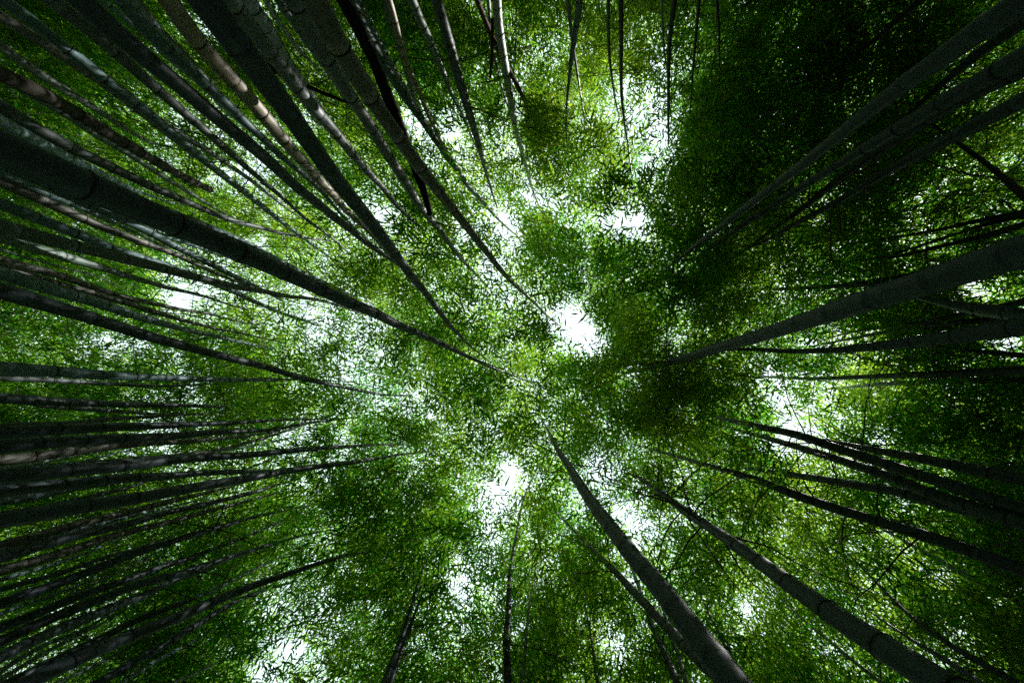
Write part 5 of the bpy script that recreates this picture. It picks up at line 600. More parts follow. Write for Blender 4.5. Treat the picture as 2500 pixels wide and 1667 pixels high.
# ---------------------------------------------------------------- leaf canopy
# how many leaf layers lie over each half metre of the grove (tenths), mapped 10 m above the eye; thickened outward to imitate lens darkening
MAP = np.array([[int(a) for a in r.split()] for r in '''
99 99 99 99 99 99 99 99 99 99 99 99 99 89 77 88 99 86 70 70 70 74 73 73 73 73 73 73 70 70 70 70 70 94 86 70 70 70 70 70 99 99 99 99 99 99 82 71 81 99 99 99 93 87 87 87 87 87 87 87 87 87 87 87 87 87 87 87 87
99 99 99 99 99 99 99 99 99 99 99 99 99 88 76 86 98 86 70 70 70 73 72 72 72 72 72 72 70 70 70 70 70 92 85 70 70 70 70 70 99 99 99 99 99 99 80 70 81 99 99 99 91 87 87 87 87 87 87 87 87 87 87 87 87 87 87 87 87
99 99 99 99 99 99 99 99 99 99 99 99 99 88 75 85 96 86 70 70 70 72 71 71 71 71 71 71 70 70 70 70 70 91 83 70 70 70 70 70 99 99 99 99 99 99 78 70 81 99 99 99 90 87 87 87 87 87 87 87 87 87 87 87 87 87 87 87 87
99 99 99 99 99 99 99 99 99 99 99 99 99 87 75 83 94 86 70 70 70 70 70 70 70 70 70 70 70 70 70 70 70 89 82 70 70 70 70 70 99 99 99 99 99 99 76 70 81 99 99 99 89 87 87 87 87 87 87 87 87 87 87 87 87 87 87 87 87
99 99 99 99 99 99 99 99 99 99 99 99 99 87 75 81 92 86 70 70 70 70 70 70 70 70 70 70 70 70 70 70 70 88 80 70 70 70 70 70 99 99 99 99 99 99 75 70 81 99 99 99 88 87 87 87 87 87 87 87 87 87 87 87 87 87 87 87 87
99 99 99 99 99 99 99 99 99 99 99 99 99 87 74 80 91 86 70 70 70 70 70 70 70 70 70 70 70 70 70 70 70 86 79 70 70 70 70 70 99 99 99 99 99 99 73 70 81 99 99 99 85 87 87 87 87 87 87 87 87 87 87 87 87 87 87 87 87
99 99 99 99 99 99 99 99 99 99 99 99 98 86 74 78 89 86 70 70 70 70 70 70 70 70 70 70 70 70 70 70 70 85 78 70 70 70 70 70 99 99 99 99 99 99 72 70 81 99 99 99 84 86 87 87 87 87 87 87 87 87 87 87 87 87 87 87 87
99 99 99 99 99 99 99 99 99 99 99 99 98 86 74 77 88 86 60 37 51 65 66 66 66 70 70 70 70 70 70 70 70 84 76 70 70 70 70 70 99 99 99 99 99 99 70 70 81 99 99 99 83 85 87 87 87 87 87 87 87 87 87 87 87 87 87 87 87
99 99 99 99 99 99 99 99 99 99 99 98 97 86 74 75 86 86 60 36 50 64 66 65 65 65 65 64 56 41 38 46 61 82 75 70 70 70 70 70 99 99 99 99 99 99 70 70 81 99 99 97 82 84 85 87 87 87 87 87 87 87 87 87 87 87 87 87 87
99 99 99 99 99 99 99 99 99 99 98 97 96 85 74 74 85 86 61 35 49 62 65 64 64 64 64 64 56 41 38 45 60 81 74 53 49 49 42 49 99 99 99 99 99 99 70 70 81 99 99 95 81 82 84 86 87 87 87 87 87 87 87 87 87 87 87 87 87
99 99 99 99 99 99 99 99 98 96 95 95 95 85 73 73 83 86 61 36 48 61 64 64 63 63 63 63 55 40 37 44 59 80 73 52 48 49 41 49 99 99 99 99 99 98 66 56 81 99 99 92 80 81 83 85 87 87 87 87 87 87 87 87 87 87 87 87 87
99 99 99 99 99 99 99 99 94 87 82 83 83 82 78 76 80 82 64 44 49 60 63 63 63 62 62 62 55 40 37 44 59 79 72 51 48 48 40 49 99 99 99 99 99 95 65 55 81 99 99 90 79 80 82 84 86 87 87 87 87 87 87 87 87 87 87 87 87
97 97 97 97 97 96 96 96 90 79 70 70 70 76 83 83 76 72 72 68 61 56 55 55 58 60 63 66 59 43 37 43 58 78 71 50 47 47 40 50 99 99 99 99 99 92 63 54 81 99 99 88 78 79 81 83 86 87 87 87 87 87 87 87 87 87 87 87 87
84 84 84 83 83 83 83 83 81 75 69 65 62 66 74 77 69 62 72 83 70 53 47 48 51 58 65 74 69 50 42 44 53 68 66 54 47 42 40 53 99 99 99 99 99 89 62 53 82 99 99 86 77 79 80 82 85 87 87 87 87 87 87 87 87 87 87 87 87
77 76 75 74 73 73 71 71 70 70 68 62 55 55 57 59 57 54 62 71 63 51 49 51 53 54 59 68 68 55 48 49 52 58 60 59 47 35 40 59 99 99 99 99 99 86 61 53 82 98 99 83 74 77 80 82 84 86 87 87 87 87 87 87 87 87 87 87 87
77 76 75 74 73 72 68 64 62 62 62 57 52 49 47 46 47 48 53 58 55 49 50 56 56 50 49 51 54 55 58 65 68 70 66 60 47 33 41 62 99 99 99 99 99 83 60 54 82 97 99 73 63 65 68 71 74 77 80 81 82 83 85 86 87 87 87 87 87
77 76 75 74 73 72 66 59 54 54 54 53 51 47 42 39 44 47 46 45 44 41 45 55 57 53 47 43 45 54 64 75 81 81 73 61 46 32 40 63 99 99 99 99 99 80 63 62 85 92 87 65 57 58 59 70 70 70 70 70 70 70 71 72 74 75 76 77 79
76 75 74 73 72 71 66 58 52 52 51 49 47 44 39 35 40 45 40 34 33 32 39 52 59 57 51 40 39 51 63 75 80 80 72 60 49 38 39 59 99 99 99 99 99 81 68 71 87 85 70 60 56 57 59 70 70 70 70 70 70 70 70 70 70 70 70 70 70
76 75 74 73 72 71 66 58 52 51 51 47 42 38 36 34 36 38 36 33 37 43 48 55 56 51 46 39 39 51 62 74 79 79 71 59 51 44 36 53 99 99 99 99 99 91 82 81 78 70 60 56 56 57 58 70 70 70 70 70 70 70 70 70 70 70 70 70 70
76 75 74 73 72 71 66 58 52 53 54 48 40 35 35 36 34 33 33 32 40 53 58 58 53 41 36 39 44 52 62 73 78 79 70 59 51 44 40 59 99 99 99 99 99 94 85 80 65 56 51 55 56 57 58 70 70 70 70 70 70 70 70 70 70 70 70 70 70
76 75 74 73 72 71 66 59 52 56 60 54 42 35 39 42 38 34 32 32 37 46 52 52 48 37 34 43 49 51 56 64 72 77 69 56 47 40 43 64 99 99 99 99 99 92 77 64 46 41 45 63 67 68 69 70 72 73 74 75 75 74 73 72 71 71 70 70 70
70 68 67 67 66 65 63 57 52 56 60 56 45 37 41 45 40 34 32 32 35 41 44 44 42 35 35 47 53 47 46 48 58 73 65 48 34 23 36 65 99 99 99 99 99 88 74 60 44 42 48 67 72 74 76 78 80 82 85 87 87 87 87 86 85 85 84 83 83
70 60 59 58 58 57 56 54 51 52 54 52 48 43 41 39 36 33 32 32 35 40 44 44 42 39 39 49 55 50 47 47 56 72 64 44 54 63 74 89 99 99 99 99 84 86 73 61 51 51 56 69 72 73 75 77 80 82 84 87 87 87 87 87 87 87 87 87 87
70 56 56 55 54 53 52 50 48 48 47 47 46 45 38 32 31 32 32 32 34 40 43 43 43 43 44 51 56 55 54 54 61 73 63 44 99 99 99 99 99 99 99 98 84 85 72 63 60 54 56 69 71 73 75 77 79 82 84 87 87 87 87 87 87 87 87 87 87
70 56 55 55 54 53 52 47 42 40 40 40 39 39 30 22 24 30 32 32 32 35 37 36 37 40 43 47 49 49 49 49 51 55 53 48 99 99 99 99 99 99 99 86 77 79 69 64 65 56 56 66 68 70 72 75 77 80 83 86 86 86 87 87 87 87 87 87 87
70 56 55 55 54 53 52 46 40 37 36 35 34 34 25 17 21 31 35 34 33 32 32 31 32 38 42 42 42 42 42 42 39 32 40 54 99 99 99 99 99 96 65 64 63 64 64 64 65 56 52 56 57 59 70 70 70 70 70 72 72 72 72 73 73 73 74 74 74
70 56 56 55 54 53 52 50 47 43 38 35 34 34 30 26 32 43 49 48 46 42 37 33 31 33 36 40 42 42 42 42 38 32 37 48 99 99 99 99 99 90 53 58 60 62 70 75 76 59 51 53 54 55 70 70 70 70 70 70 70 70 70 70 70 70 70 70 70
70 70 58 57 56 56 55 54 53 49 42 37 36 36 35 35 43 56 62 60 57 50 44 36 30 30 31 37 42 42 42 42 39 33 35 42 99 99 99 99 99 86 47 55 59 63 79 88 88 64 55 56 57 59 70 70 70 70 70 70 70 70 70 70 70 70 70 70 70
70 70 67 66 65 64 63 62 61 58 50 44 43 43 42 42 50 66 72 64 58 55 51 40 30 30 31 37 42 42 42 42 41 39 40 42 99 99 99 99 99 89 52 43 49 63 80 88 89 83 82 84 86 89 91 94 97 99 99 99 99 99 99 99 99 99 99 99 99
76 75 74 73 72 71 70 68 66 63 57 51 49 46 46 46 55 69 76 66 58 55 51 40 31 32 33 38 42 42 42 42 42 42 41 39 99 99 99 99 99 82 51 36 45 63 75 80 83 90 99 99 99 99 99 99 99 99 99 99 99 99 99 99 99 99 99 99 99
76 75 74 73 72 71 70 66 61 57 58 59 51 42 41 45 51 61 66 62 57 47 38 34 31 36 40 41 42 42 42 42 42 42 38 32 91 99 99 99 92 63 43 35 46 62 64 65 70 88 99 99 99 99 99 99 99 99 99 99 99 99 99 99 99 99 99 99 99
77 77 76 75 74 73 73 67 59 54 60 65 54 41 39 42 47 53 57 56 54 44 34 32 31 35 39 39 38 38 38 38 39 41 37 30 67 99 99 99 83 64 48 35 47 62 63 65 70 89 99 99 99 99 99 99 99 99 99 99 99 99 99 99 99 99 99 99 99
92 91 90 89 88 87 86 80 70 62 64 65 57 48 42 39 39 45 50 49 48 44 41 36 31 31 32 32 31 31 31 31 34 41 37 30 45 59 72 77 77 65 52 38 48 60 60 61 67 84 99 99 99 99 99 99 99 99 99 99 99 99 99 99 99 99 99 99 99
99 99 99 99 98 97 95 89 78 68 66 64 58 52 46 40 39 45 50 48 45 47 49 45 41 39 36 36 36 32 30 30 34 41 41 38 40 43 52 55 55 51 48 44 47 50 51 52 56 69 89 99 99 99 99 99 99 99 99 99 99 99 99 99 99 99 99 99 99
92 90 89 87 85 84 82 79 73 68 63 57 53 50 48 46 46 53 58 52 46 52 58 57 57 50 43 44 43 36 31 31 34 43 45 43 36 33 41 45 45 46 46 47 47 48 49 50 55 68 89 99 99 99 99 99 99 99 99 99 99 99 99 99 99 99 99 99 99
78 77 75 74 72 71 70 68 66 64 58 52 51 52 53 53 54 58 61 56 52 56 59 59 59 61 64 58 51 44 38 33 37 50 50 44 36 34 42 45 45 46 47 47 50 52 50 51 57 70 91 99 99 99 99 99 99 99 99 99 99 99 99 99 99 99 99 99 99
70 70 67 65 64 63 61 59 54 48 48 50 54 58 62 61 61 62 62 61 60 60 60 59 59 68 76 66 57 49 42 37 40 50 51 50 43 39 44 45 46 46 47 48 66 71 52 51 58 71 93 99 99 99 99 99 99 99 99 99 99 99 99 99 99 99 99 99 99
70 70 58 57 57 56 55 53 46 39 41 45 50 56 61 62 64 63 63 59 54 53 52 55 59 58 56 57 58 50 44 43 44 45 50 59 51 45 46 46 46 47 48 48 74 78 52 52 56 64 92 99 99 99 99 99 99 99 99 99 99 99 99 99 99 99 99 99 99
70 70 70 58 57 56 55 54 47 39 38 39 42 48 54 59 65 64 63 55 47 45 45 50 57 51 45 50 54 48 46 49 52 53 56 60 51 46 46 47 47 48 48 49 76 78 53 53 52 56 93 99 99 99 99 99 99 99 99 99 99 99 99 99 99 99 99 99 99
70 70 70 58 56 55 54 52 46 40 39 40 43 48 51 55 58 57 56 48 40 38 37 42 49 48 46 46 46 46 47 56 60 60 60 60 52 47 51 51 48 54 58 60 70 71 65 57 48 49 95 99 99 99 99 99 99 99 99 99 99 99 99 99 99 99 99 99 99
70 70 70 49 48 47 46 44 42 39 41 46 51 51 51 51 50 50 49 41 32 31 33 39 46 47 46 50 54 50 48 56 61 61 61 61 53 50 60 56 50 60 65 66 67 69 69 58 48 51 99 99 99 99 99 99 99 99 99 99 99 99 99 99 99 99 99 99 99
70 70 70 42 41 41 40 40 39 39 42 48 53 52 52 51 51 50 50 37 21 23 32 39 46 47 47 54 61 53 49 57 62 62 62 62 53 51 61 57 51 62 67 67 69 70 69 59 48 54 99 99 99 99 99 99 99 99 99 99 99 99 99 99 99 99 99 99 99
70 70 70 42 42 41 41 40 40 39 42 48 54 53 52 52 51 51 50 36 17 20 31 40 47 48 48 55 62 54 49 58 63 63 63 63 54 52 62 58 52 63 68 69 70 71 70 59 48 58 99 99 99 99 99 99 99 99 99 99 99 99 99 99 99 99 99 99 99
70 70 70 43 42 42 41 41 40 40 42 49 54 54 53 53 52 52 51 37 18 20 32 40 47 49 49 56 63 55 50 59 64 64 64 64 55 53 64 59 70 70 70 70 71 72 71 70 70 70 99 99 99 99 99 99 99 99 99 99 99 99 99 99 99 99 99 99 99
70 70 70 43 43 42 42 41 41 40 42 49 55 54 54 53 53 52 52 39 19 20 32 40 48 50 49 56 65 56 70 70 70 70 70 70 70 70 70 70 70 70 70 71 73 74 72 70 70 70 99 99 99 99 99 99 99 99 99 99 99 99 99 99 99 99 99 99 99
70 70 70 44 43 43 42 42 41 41 42 49 56 55 55 54 54 53 53 40 70 70 70 70 70 70 70 70 70 70 70 70 70 70 70 70 70 70 70 70 70 70 72 73 74 75 73 70 70 70 99 99 99 99 99 99 99 99 99 99 99 99 99 99 99 99 99 99 99
70 70 70 44 44 43 43 42 42 41 70 70 70 70 70 70 70 70 70 70 70 70 70 70 70 70 70 70 70 70 70 70 70 70 70 70 70 70 70 70 70 70 73 74 76 77 74 70 70 73 99 99 99 99 99 99 99 99 99 99 99 99 99 99 99 99 99 99 99
70 70 70 70 70 70 70 70 70 70 70 70 70 70 70 70 70 70 70 70 70 70 70 70 70 70 70 70 70 70 70 70 70 70 70 70 70 70 70 70 70 71 75 76 77 79 75 70 70 77 99 99 99 99 99 99 99 99 99 99 99 99 99 99 99 99 99 99 99
70 70 70 70 70 70 70 70 70 70 70 70 70 70 70 70 70 70 70 70 70 70 70 70 70 70 70 70 70 70 70 70 70 71 71 70 70 70 72 70 70 73 77 78 79 80 76 70 70 81 99 99 99 99 99 99 99 99 99 99 99 99 99 99 99 99 99 99 99
70 70 70 70 70 70 70 70 70 70 70 70 70 70 70 70 70 70 70 70 70 70 70 70 70 70 70 70 71 70 70 70 72 72 73 72 70 70 73 70 70 75 78 80 81 82 77 70 70 84 99 99 99 99 99 99 99 99 99 99 99 99 99 99 99 99 99 99 99
70 70 70 70 70 70 70 70 70 70 70 70 70 70 70 70 70 70 70 70 70 70 70 70 70 70 70 70 72 70 70 70 74 74 74 74 70 70 75 70 70 77 80 82 83 84 79 70 70 87 99 99 99 99 99 99 99 99 99 99 99 99 99 99 99 99 99 99 99
70 70 70 70 70 70 70 70 70 70 70 70 70 70 70 70 70 70 70 70 70 70 70 70 70 70 70 70 74 70 70 70 75 76 76 75 70 70 78 70 70 80 82 84 85 87 79 70 70 90 99 99 99 99 99 99 99 99 99 99 99 99 99 99 99 99 99 99 99
70 70 70 70 70 70 70 70 70 70 70 70 70 70 70 70 70 70 70 70 70 70 70 70 70 70 70 70 75 70 70 71 77 78 78 77 70 70 80 70 70 82 85 86 87 87 78 70 70 93 99 99 99 99 99 99 99 99 99 99 99 99 99 99 99 99 99 99 99
70 70 70 70 70 70 70 70 70 70 70 70 70 70 70 70 70 70 70 70 70 70 70 70 70 70 70 70 77 70 70 72 79 79 80 79 70 70 82 71 70 85 87 87 87 87 77 70 70 96 99 99 99 99 99 99 99 99 99 99 99 99 99 99 99 99 99 99 99
70 70 70 70 70 70 70 70 70 70 70 70 70 70 70 70 70 70 70 70 70 70 70 70 70 70 70 70 79 71 70 74 81 82 82 81 70 71 84 73 72 86 87 87 87 87 77 70 70 99 99 99 99 99 99 99 99 99 99 99 99 99 99 99 99 99 99 99 99
70 70 70 70 70 70 70 70 70 70 70 70 70 70 70 70 70 70 70 70 70 70 70 70 70 70 70 70 81 73 70 76 83 84 84 83 71 73 87 73 72 87 87 87 87 87 76 70 70 99 99 99 99 99 99 99 99 99 99 99 99 99 99 99 99 99 99 99 99
70 70 70 70 70 70 70 70 70 70 70 70 70 70 70 70 70 70 70 70 70 70 70 70 70 70 70 71 82 75 70 78 85 86 86 85 72 73 87 73 73 87 87 87 87 87 76 70 70 99 99 99 99 99 99 99 99 99 99 99 99 99 99 99 99 99 99 99 99
'''.strip().split('\n')]) / 10.0
HOLES = np.array([[1.25,-3.17,0.59,0.36,1],[1.21,-3.18,0.35,0.22,1],[1.85,-2.66,0.38,0.27,0.55],[2.02,-2.47,0.22,0.16,0.7],[0.31,-0.89,0.42,0.34,1],[0.09,-1.21,0.32,0.36,0.95],[0.62,-0.44,0.39,0.22,0.8],[0.44,-0.62,0.35,0.27,0.9],[-1.25,2.23,0.34,0.35,1],[-1.56,2.73,0.34,0.26,1],[-1.74,3.09,0.29,0.26,0.8],[-1.65,3.48,0.18,0.35,0.85],[-1.74,3.83,0.16,0.35,0.8],[-3.51,-5.65,0.45,0.49,0.85],[-3.71,-5.96,0.3,0.3,0.7],[-4.26,-3.52,0.35,0.29,0.95],[-8.62,-4.57,0.33,0.41,0.95],[-7.86,-4.79,0.55,0.36,0.6],[-8.31,-5.02,0.44,0.31,0.55],[-7.43,-4.87,0.43,0.31,0.5],[-6.24,-6.13,0.37,0.36,0.75],[-5.97,-5.81,0.32,0.31,0.6],[-1.14,-6.07,0.26,0.43,0.8],[-0.07,-7.34,0.28,0.29,0.55],[0.3,-7.02,0.18,0.29,0.45],[-7.59,-9.03,0.45,0.24,0.8],[-7.82,-9.16,0.34,0.22,0.5],[-5.08,-7.79,0.19,0.23,0.7],[2.06,-4.92,0.39,0.55,0.55],[1.9,-5.67,0.26,0.56,0.5],[1.96,-4.28,0.26,0.46,0.5],[6.27,-7.68,0.21,0.13,0.75],[5.39,-7.75,0.16,0.09,0.5],[6.28,-6.78,0.24,0.27,0.3],[6.21,-5.99,0.23,0.26,0.3],[-9.6,-1.78,0.56,0.51,0.75],[-9.25,-1.52,0.55,0.3,0.7],[-8.83,-1.97,0.44,0.3,0.5],[-10.55,-0.57,0.34,0.25,0.8],[-11.36,-0.72,0.52,0.26,0.75],[-11.0,-0.47,0.46,0.2,0.6],[-9.4,-0.06,0.28,0.2,0.75],[-9.75,-0.31,0.44,0.25,0.5],[-10.1,1.31,0.24,0.18,0.9],[-9.76,1.52,0.28,0.15,0.6],[-9.85,1.87,0.5,0.24,0.6],[-7.35,-2.84,0.37,0.25,0.8],[-6.31,-1.82,0.31,0.2,0.9],[-5.93,-1.18,0.36,0.34,0.7],[-5.25,-2.48,0.41,0.29,0.5],[-1.27,-3.17,0.37,0.23,0.75],[-1.6,-2.95,0.28,0.19,0.5],[7.89,-1.55,0.43,0.33,0.95],[8.26,-1.72,0.29,0.24,0.7],[8.45,-0.57,0.42,0.29,1],[7.75,-0.19,0.25,0.2,0.8],[8.54,-0.23,0.25,0.16,0.8],[8.07,-2.14,0.22,0.12,0.4],[4.25,0.7,0.28,0.29,0.85],[4.43,1.07,0.2,0.33,0.95],[4.46,1.56,0.31,0.21,0.9],[4.14,1.65,0.24,0.17,0.5],[2.33,-0.53,0.33,0.35,0.6],[2.26,-1.32,0.25,0.26,0.35],[2.15,-0.01,0.25,0.17,0.5],[6.07,1.4,0.26,0.23,0.85],[-3.4,0.94,0.43,0.37,0.4],[-3.59,0.66,0.38,0.28,0.3],[-1.34,0.99,0.23,0.18,0.4],[1.29,1.38,0.17,0.12,0.75],[0.86,2.17,0.34,0.34,0.6],[0.68,2.52,0.34,0.26,0.55],[1.35,3.34,0.33,0.42,0.7],[1.1,2.93,0.25,0.25,0.6],[3.43,4.74,0.27,0.28,0.9],[0.91,5.69,0.37,0.41,0.6],[0.83,5.36,0.33,0.25,0.5],[2.69,6.11,0.2,0.18,0.85],[7.04,4.08,0.36,0.38,0.6],[6.84,3.78,0.43,0.31,0.45],[7.36,4.97,0.39,0.3,0.7],[8.01,5.67,0.28,0.22,0.7],[6.14,3.19,0.37,0.24,0.4],[-6.96,7.01,0.45,0.22,1],[-6.04,6.39,0.44,0.27,0.75],[-6.39,6.24,0.4,0.27,0.6],[-5.43,5.37,0.58,0.27,0.4],[-6.62,5.54,0.4,0.23,0.6],[-4.41,5.3,0.38,0.22,0.55],[-5.09,3.32,0.25,0.16,0.65],[-2.41,4.73,0.36,0.3,0.6],[-2.54,5.09,0.27,0.22,0.6],[-2.14,4.85,0.27,0.26,0.5],[-0.89,5.57,0.26,0.25,0.5],[-3.13,6.17,0.37,0.26,0.4],[-12.13,5.09,0.46,0.17,0.6],[-12.52,6.04,0.8,0.29,0.55],[-11.97,5.8,0.68,0.29,0.5],[-13.37,7.16,0.58,0.24,0.6],[-13.69,7.48,0.47,0.21,0.6],[-12.0,3.68,0.4,0.15,0.55],[-6.3,-3.0,0.31,0.25,0.35],[-3.47,2.21,0.28,0.18,0.5],[-3.1,1.84,0.38,0.18,0.5],[8.06,-4.99,0.29,0.17,0.6],[8.67,-5.37,0.29,0.17,0.45],[7.61,5.4,0.28,0.19,0.6],[4.91,4.21,0.3,0.24,0.35],[4.8,5.31,0.23,0.23,0.5],[5.69,-4.88,0.16,0.18,0.3],[2.95,-6.8,0.3,0.23,0.45],[3.55,-6.93,0.25,0.28,0.35],[1.11,-6.29,0.18,0.28,0.3],[-1.97,-8.41,0.29,0.25,0.4],[-2.46,-8.46,0.3,0.2,0.5],[-4.78,-8.28,0.21,0.26,0.3]])

def layers(u, v):
    a = np.clip((u + 17) / 0.5, 0, MAP.shape[1] - 1.001)
    b = np.clip((v + 14) / 0.5, 0, MAP.shape[0] - 1.001)
    i, j = a.astype(int), b.astype(int)
    a, b = a - i, b - j
    t = (MAP[j, i] * (1 - a) + MAP[j, i + 1] * a) * (1 - b) + (MAP[j + 1, i] * (1 - a) + MAP[j + 1, i + 1] * a) * b
    return t

def hole(P):
    h = P[:, 2] - EYE
    u, v = P[:, 0] / h * 10, P[:, 1] / h * 10
    t = np.ones(len(P))
    for hx, hy, rx, ry, st in HOLES:
        d2 = ((u - hx) / rx) ** 2 + ((v - hy) / ry) ** 2
        t = t * (1 - st * np.exp(-np.minimum(d2, 30) ** 1.5 * 0.7))
    return t

# places on the stems that catch the sun through a chink in the crowns
SPOTS = np.array([[-0.83,-4.14,6.75,0.42],[-0.85,-4.12,7.06,0.42],[-0.89,-4.07,9.17,0.14],[-2.32,-1.96,4.46,0.26],[-2.36,-1.96,4.7,0.2],[-5.41,-1.18,5.76,0.3],[-4.81,-3.09,5.05,0.26],[-5.16,-1.73,5.92,0.28],[-2.14,-2.15,5.51,0.14],[-2.22,-2.18,6.23,0.12],[-1.49,-0.42,4.88,0.15],[-3.5,-2.35,5.0,0.15],[-3.52,-2.33,5.25,0.14],[-3.26,-2.54,5.29,0.12],[-4.3,0.1,5.62,0.12],[-6.04,0.18,6.44,0.12],[-6.08,0.69,6.91,0.12],[-3.44,0.23,7.67,0.15],[-2.14,-3.67,8.12,0.12],[-0.02,-3.84,8.01,0.15],[-4.49,-2.01,7.26,0.14],[1.55,-1.42,5.58,0.12],[-4.0,-0.97,6.14,0.12]])
SD = np.array(sun_dir)
def sunlit(P, grow=0.0):
    ok = np.ones(len(P), bool)
    for sx, sy, sz, sr in SPOTS:
        d = P - np.array([sx, sy, sz])
        a = d @ SD
        e = np.linalg.norm(d - a[:, None] * SD, axis=1)
        ok &= ~((a > 0) & (e < sr + grow))
    return ok

CM = np.array(cam.matrix_world.to_3x3())
def seen(P, mar):
    """which points lie inside the picture widened by mar (share of its width)"""
    q = (P - np.array([0, 0, EYE])) @ CM
    z = np.maximum(-q[:, 2], 1e-6)
    return (q[:, 2] < 0) & (np.abs(q[:, 0] / z) < 1.125 * (1 + mar)) & (np.abs(q[:, 1] / z) < 0.75 * (1 + 1.5 * mar))

rng = np.random.default_rng(2024)
NOI = [(rng.normal(0, 1, 3) * f, rng.uniform(0, 6.28), a) for f, a, n in ((1.2, .13, 14), (2.6, .27, 18), (5.5, .19, 20)) for _ in range(n)]
def clump(P):
    z = np.zeros(len(P))
    for k, ph, a in NOI:
        z += a * np.sin(P @ k + ph)
    return np.exp(0.74 * z - 0.22)

LEN, WID = 0.188, 0.0335
def spray_leaves(P, nl, scale, tint0, az=None):
    """leafy twig tips at P: nl leaves each, alternating left and right of a drooping twig"""
    n = len(P)
    if az is None:
        az = rng.uniform(0, 2 * np.pi, n)
    pit = rng.normal(-0.45, 0.35, n)
    ax = np.stack([np.cos(az) * np.cos(pit), np.sin(az) * np.cos(pit), np.sin(pit)], 1)
    up = np.array([0, 0, 1.0])
    sd = np.cross(ax, up); sd /= np.linalg.norm(sd, axis=1)[:, None]
    k = np.arange(nl)
    pos = P[:, None, :] + ax[:, None, :] * ((k - nl / 2) * 0.052 * scale)[None, :, None]
    sg = np.where(k % 2 == 0, 1.0, -1.0)[None, :]
    th = sg * np.abs(rng.normal(0.75, 0.3, (n, nl)))
    th[:, -1] *= 0.15
    dr = rng.normal(-0.30, 0.38, (n, nl))
    d = ax[:, None, :] * np.cos(th)[..., None] + sd[:, None, :] * np.sin(th)[..., None]
    d[..., 2] += dr
    d /= np.linalg.norm(d, axis=2)[..., None]
    w = np.cross(d, up)
    w /= np.maximum(np.linalg.norm(w, axis=2), 1e-3)[..., None]
    nn = np.cross(w, d)
    roll = rng.normal(0, 0.55, (n, nl))
    w = w * np.cos(roll)[..., None] + nn * np.sin(roll)[..., None]
    nn = np.cross(w, d)
    L = LEN * scale * rng.uniform(0.5, 1.32, (n, nl))
    W = WID * scale * rng.uniform(0.75, 1.15, (n, nl)) * 0.5
    b0 = pos
    m = pos + d * (L * 0.38)[..., None] + nn * (L * 0.03)[..., None]
    tip = pos + d * L[..., None] - nn * (L * 0.10)[..., None]
    tip[..., 2] -= L * 0.08
    v = np.stack([b0, m + w * W[..., None], tip, m - w * W[..., None]], 2).reshape(-1, 3)
    tint = np.clip(tint0[:, None] + rng.normal(0, 0.17, (n, nl)), 0, 1)
    return v, np.repeat(tint.ravel(), 4)

def leaf_object(name, P, nl, scale, tint0, parent=None, origin=None, az=None):
    near = P[:, 2] < EYE + 6.9
    P = np.vstack([P[near], P[~near]])
    tint0 = np.concatenate([tint0[near], tint0[~near]])
    if az is not None:
        az = np.concatenate([az[near], az[~near]])
    v, tint = spray_leaves(P, nl, scale, tint0, az)
    if origin is not None:
        v = v - origin
    # leaves up to a few metres off keep four corners, the far ones are slim triangles
    q = int(near.sum()) * nl
    n = len(v) // 4
    w = v[4 * q:].reshape(-1, 4, 3)
    tv = np.stack([w[:, 0] * 0.45 + w[:, 1] * 0.55 + (w[:, 1] - w[:, 3]) * 0.22, w[:, 2],
                   w[:, 0] * 0.45 + w[:, 3] * 0.55 - (w[:, 1] - w[:, 3]) * 0.22], 1).reshape(-1, 3)
    tt = tint.reshape(-1, 4)[q:, :3].ravel()
    vv = np.vstack([v[:4 * q], tv])
    me = make_mesh(name, vv, np.arange(len(vv)), np.concatenate([np.full(q, 4), np.full(n - q, 3)]), LEAF,
                   {'tint': np.concatenate([tint[:4 * q], tt])}, smooth=False)
    return add_obj(name, me, parent, kind='stuff')

NL = 11
H0, H1 = 5.9, 12.4
def sample_canopy(dens_scale):
    # candidates uniform over the view-independent plane map; heights biased to the upper crown
    um, vm = 16.8, 12.6
    hs = lambda n: H0 + (H1 - H0) * rng.beta(2.0, 1.5, n)
    hh = hs(4000)
    a_leaf = 0.5 * LEN * WID * 0.95 * 0.62 * NL
    cover = np.mean(a_leaf * (10.0 / hh) ** 2)
    tmax = 26.0
    n = int(4 * um * vm / cover * tmax * dens_scale)
    res = []
    for _ in range(12):
        nn = n // 12
        u = rng.uniform(-um, um, nn); v = rng.uniform(-vm, vm, nn)
        pr = layers(u, v)
        h = hs(nn)
        P = np.stack([u * h / 10, v * h / 10, h + EYE], 1)
        pr = pr * clump(P)
        k = rng.uniform(0, tmax, nn) < pr
        res.append(P[k])
    return np.vstack(res)

# leafy twigs come in tufts of three or four from one branch tip
par = sample_canopy(0.285)
isin = seen(par, 0.10)
OUT = par[~isin]
par = par[isin]
rep_ = np.repeat(np.arange(len(par)), rng.integers(2, 6, len(par)))
SP = par[rep_] + rng.normal(0, 1, (len(rep_), 3)) * np.array([0.15, 0.15, 0.10])
AZ = rng.uniform(0, 2 * np.pi, len(par))[rep_] + rng.normal(0, 0.7, len(rep_))
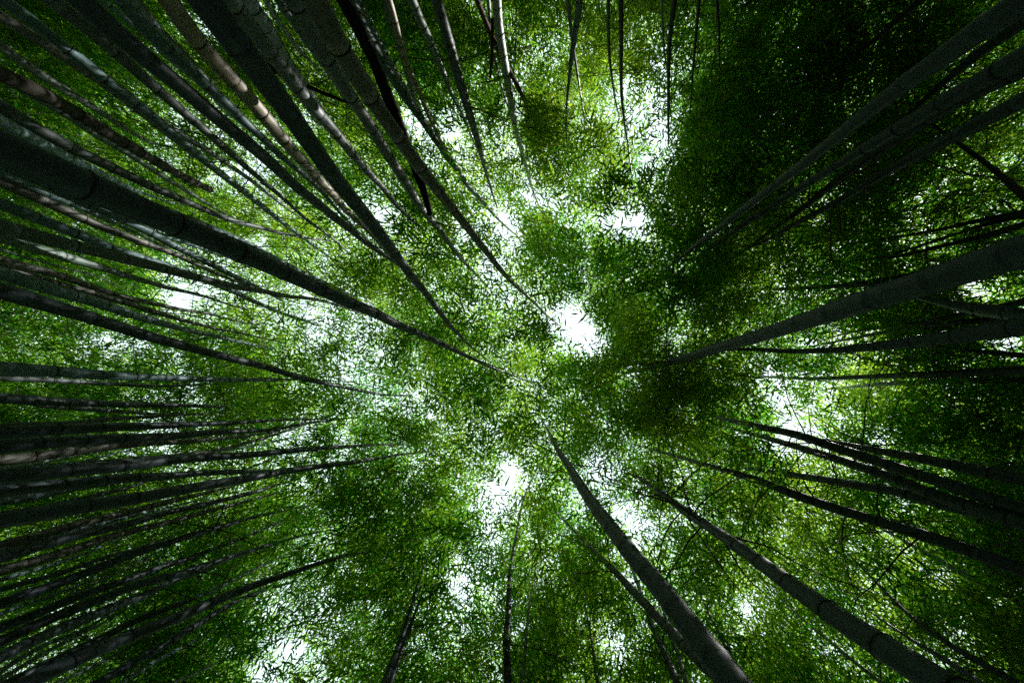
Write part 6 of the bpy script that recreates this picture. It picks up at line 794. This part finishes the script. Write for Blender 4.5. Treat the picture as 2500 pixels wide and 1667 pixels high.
# leafy twigs start above the clean lower stems: none hang between the path and a stem that stands clear of them
GR = np.zeros((300, 400), np.float32); STEP = 0.1
C5 = np.vstack(clear)
for du in (-0.09, 0, 0.09):
    for dv in (-0.09, 0, 0.09):
        gi = np.round((C5[:, 1] + dv + 15) / STEP).astype(int); gj = np.round((C5[:, 0] + du + 20) / STEP).astype(int)
        ok = (gi >= 0) & (gi < 300) & (gj >= 0) & (gj < 400)
        hmax = np.where(C5[:, 4] < 0.97, C5[:, 2], 0)
        np.maximum.at(GR, (gi[ok], gj[ok]), hmax[ok])
hs_ = SP[:, 2] - EYE
gi = np.clip(np.round((SP[:, 1] / hs_ * 10 + 15) / STEP).astype(int), 0, 299)
gj = np.clip(np.round((SP[:, 0] / hs_ * 10 + 20) / STEP).astype(int), 0, 399)
kp = (rng.uniform(0, 1, len(SP)) < hole(SP)) & sunlit(SP) & ~((hs_ < GR[gi, gj]) & (rng.uniform(0, 1, len(SP)) < 0.9))
SP, AZ = SP[kp], AZ[kp]
dist = np.full(len(SP), 1e9); own = np.full(len(SP), -1)
for c_, i_ in zip(crown_pts, crown_id):
    d2 = (SP[:, 0] - c_[0]) ** 2 + (SP[:, 1] - c_[1]) ** 2 + 0.15 * (SP[:, 2] - c_[2]) ** 2
    k = d2 < dist
    dist[k] = d2[k]; own[k] = i_
own[dist > 2.0 ** 2] = -1
zt = clump(SP * 0.6 + 7)
tint_all = np.clip(0.35 + 0.22 * np.log(np.maximum(zt, 1e-3)) + 0.05 * (SP[:, 2] - 9), 0.02, 0.98)
for ci, root in enumerate(roots):
    k = own == ci
    if k.sum() == 0:
        continue
    leaf_object('foliage', SP[k], NL, 1.0, tint_all[k], root, np.array(root.location), az=AZ[k])
k = own < 0
cano = leaf_object('bamboo_canopy', SP[k], NL, 1.0, tint_all[k], az=AZ[k])
print('sprays', len(SP), 'leaves', len(SP) * NL, 'free', int(k.sum()))

# the grove goes on all round: coarser leaf mass beyond the mapped crowns and down to the ground, unseen and thick enough to shade the culms
OUT = OUT[(rng.uniform(0, 1, len(OUT)) < 0.4) & sunlit(OUT, 0.9)]
leaf_object('bamboo_canopy', OUT, NL, 2.2, np.full(len(OUT), 0.35))
n = 16000
r = np.sqrt(rng.uniform(12.5 ** 2, 30 ** 2, n)); a = rng.uniform(0, 2 * np.pi, n)
P = np.stack([r * np.cos(a), r * np.sin(a), rng.uniform(6.5, 14.5, n)], 1)
hh = P[:, 2] - EYE
ok = ~seen(P, 0.12) | (r > 23)
P = P[ok]
P = P[sunlit(P, 1.6)]
far = leaf_object('distant_bamboo', P, 10, 4.0, np.full(len(P), 0.35))
n = 9000
r = rng.uniform(17, 25, n); a = rng.uniform(0, 2 * np.pi, n)
P = np.stack([r * np.cos(a), r * np.sin(a), rng.uniform(0.2, 13.0, n)], 1)
P = P[sunlit(P, 1.9)]
n = len(P)
thk = leaf_object('thicket_light_screen', P, 10, 5.0, np.full(n, 0.3))  # unseen ring of oversized leaves, added to block low side light
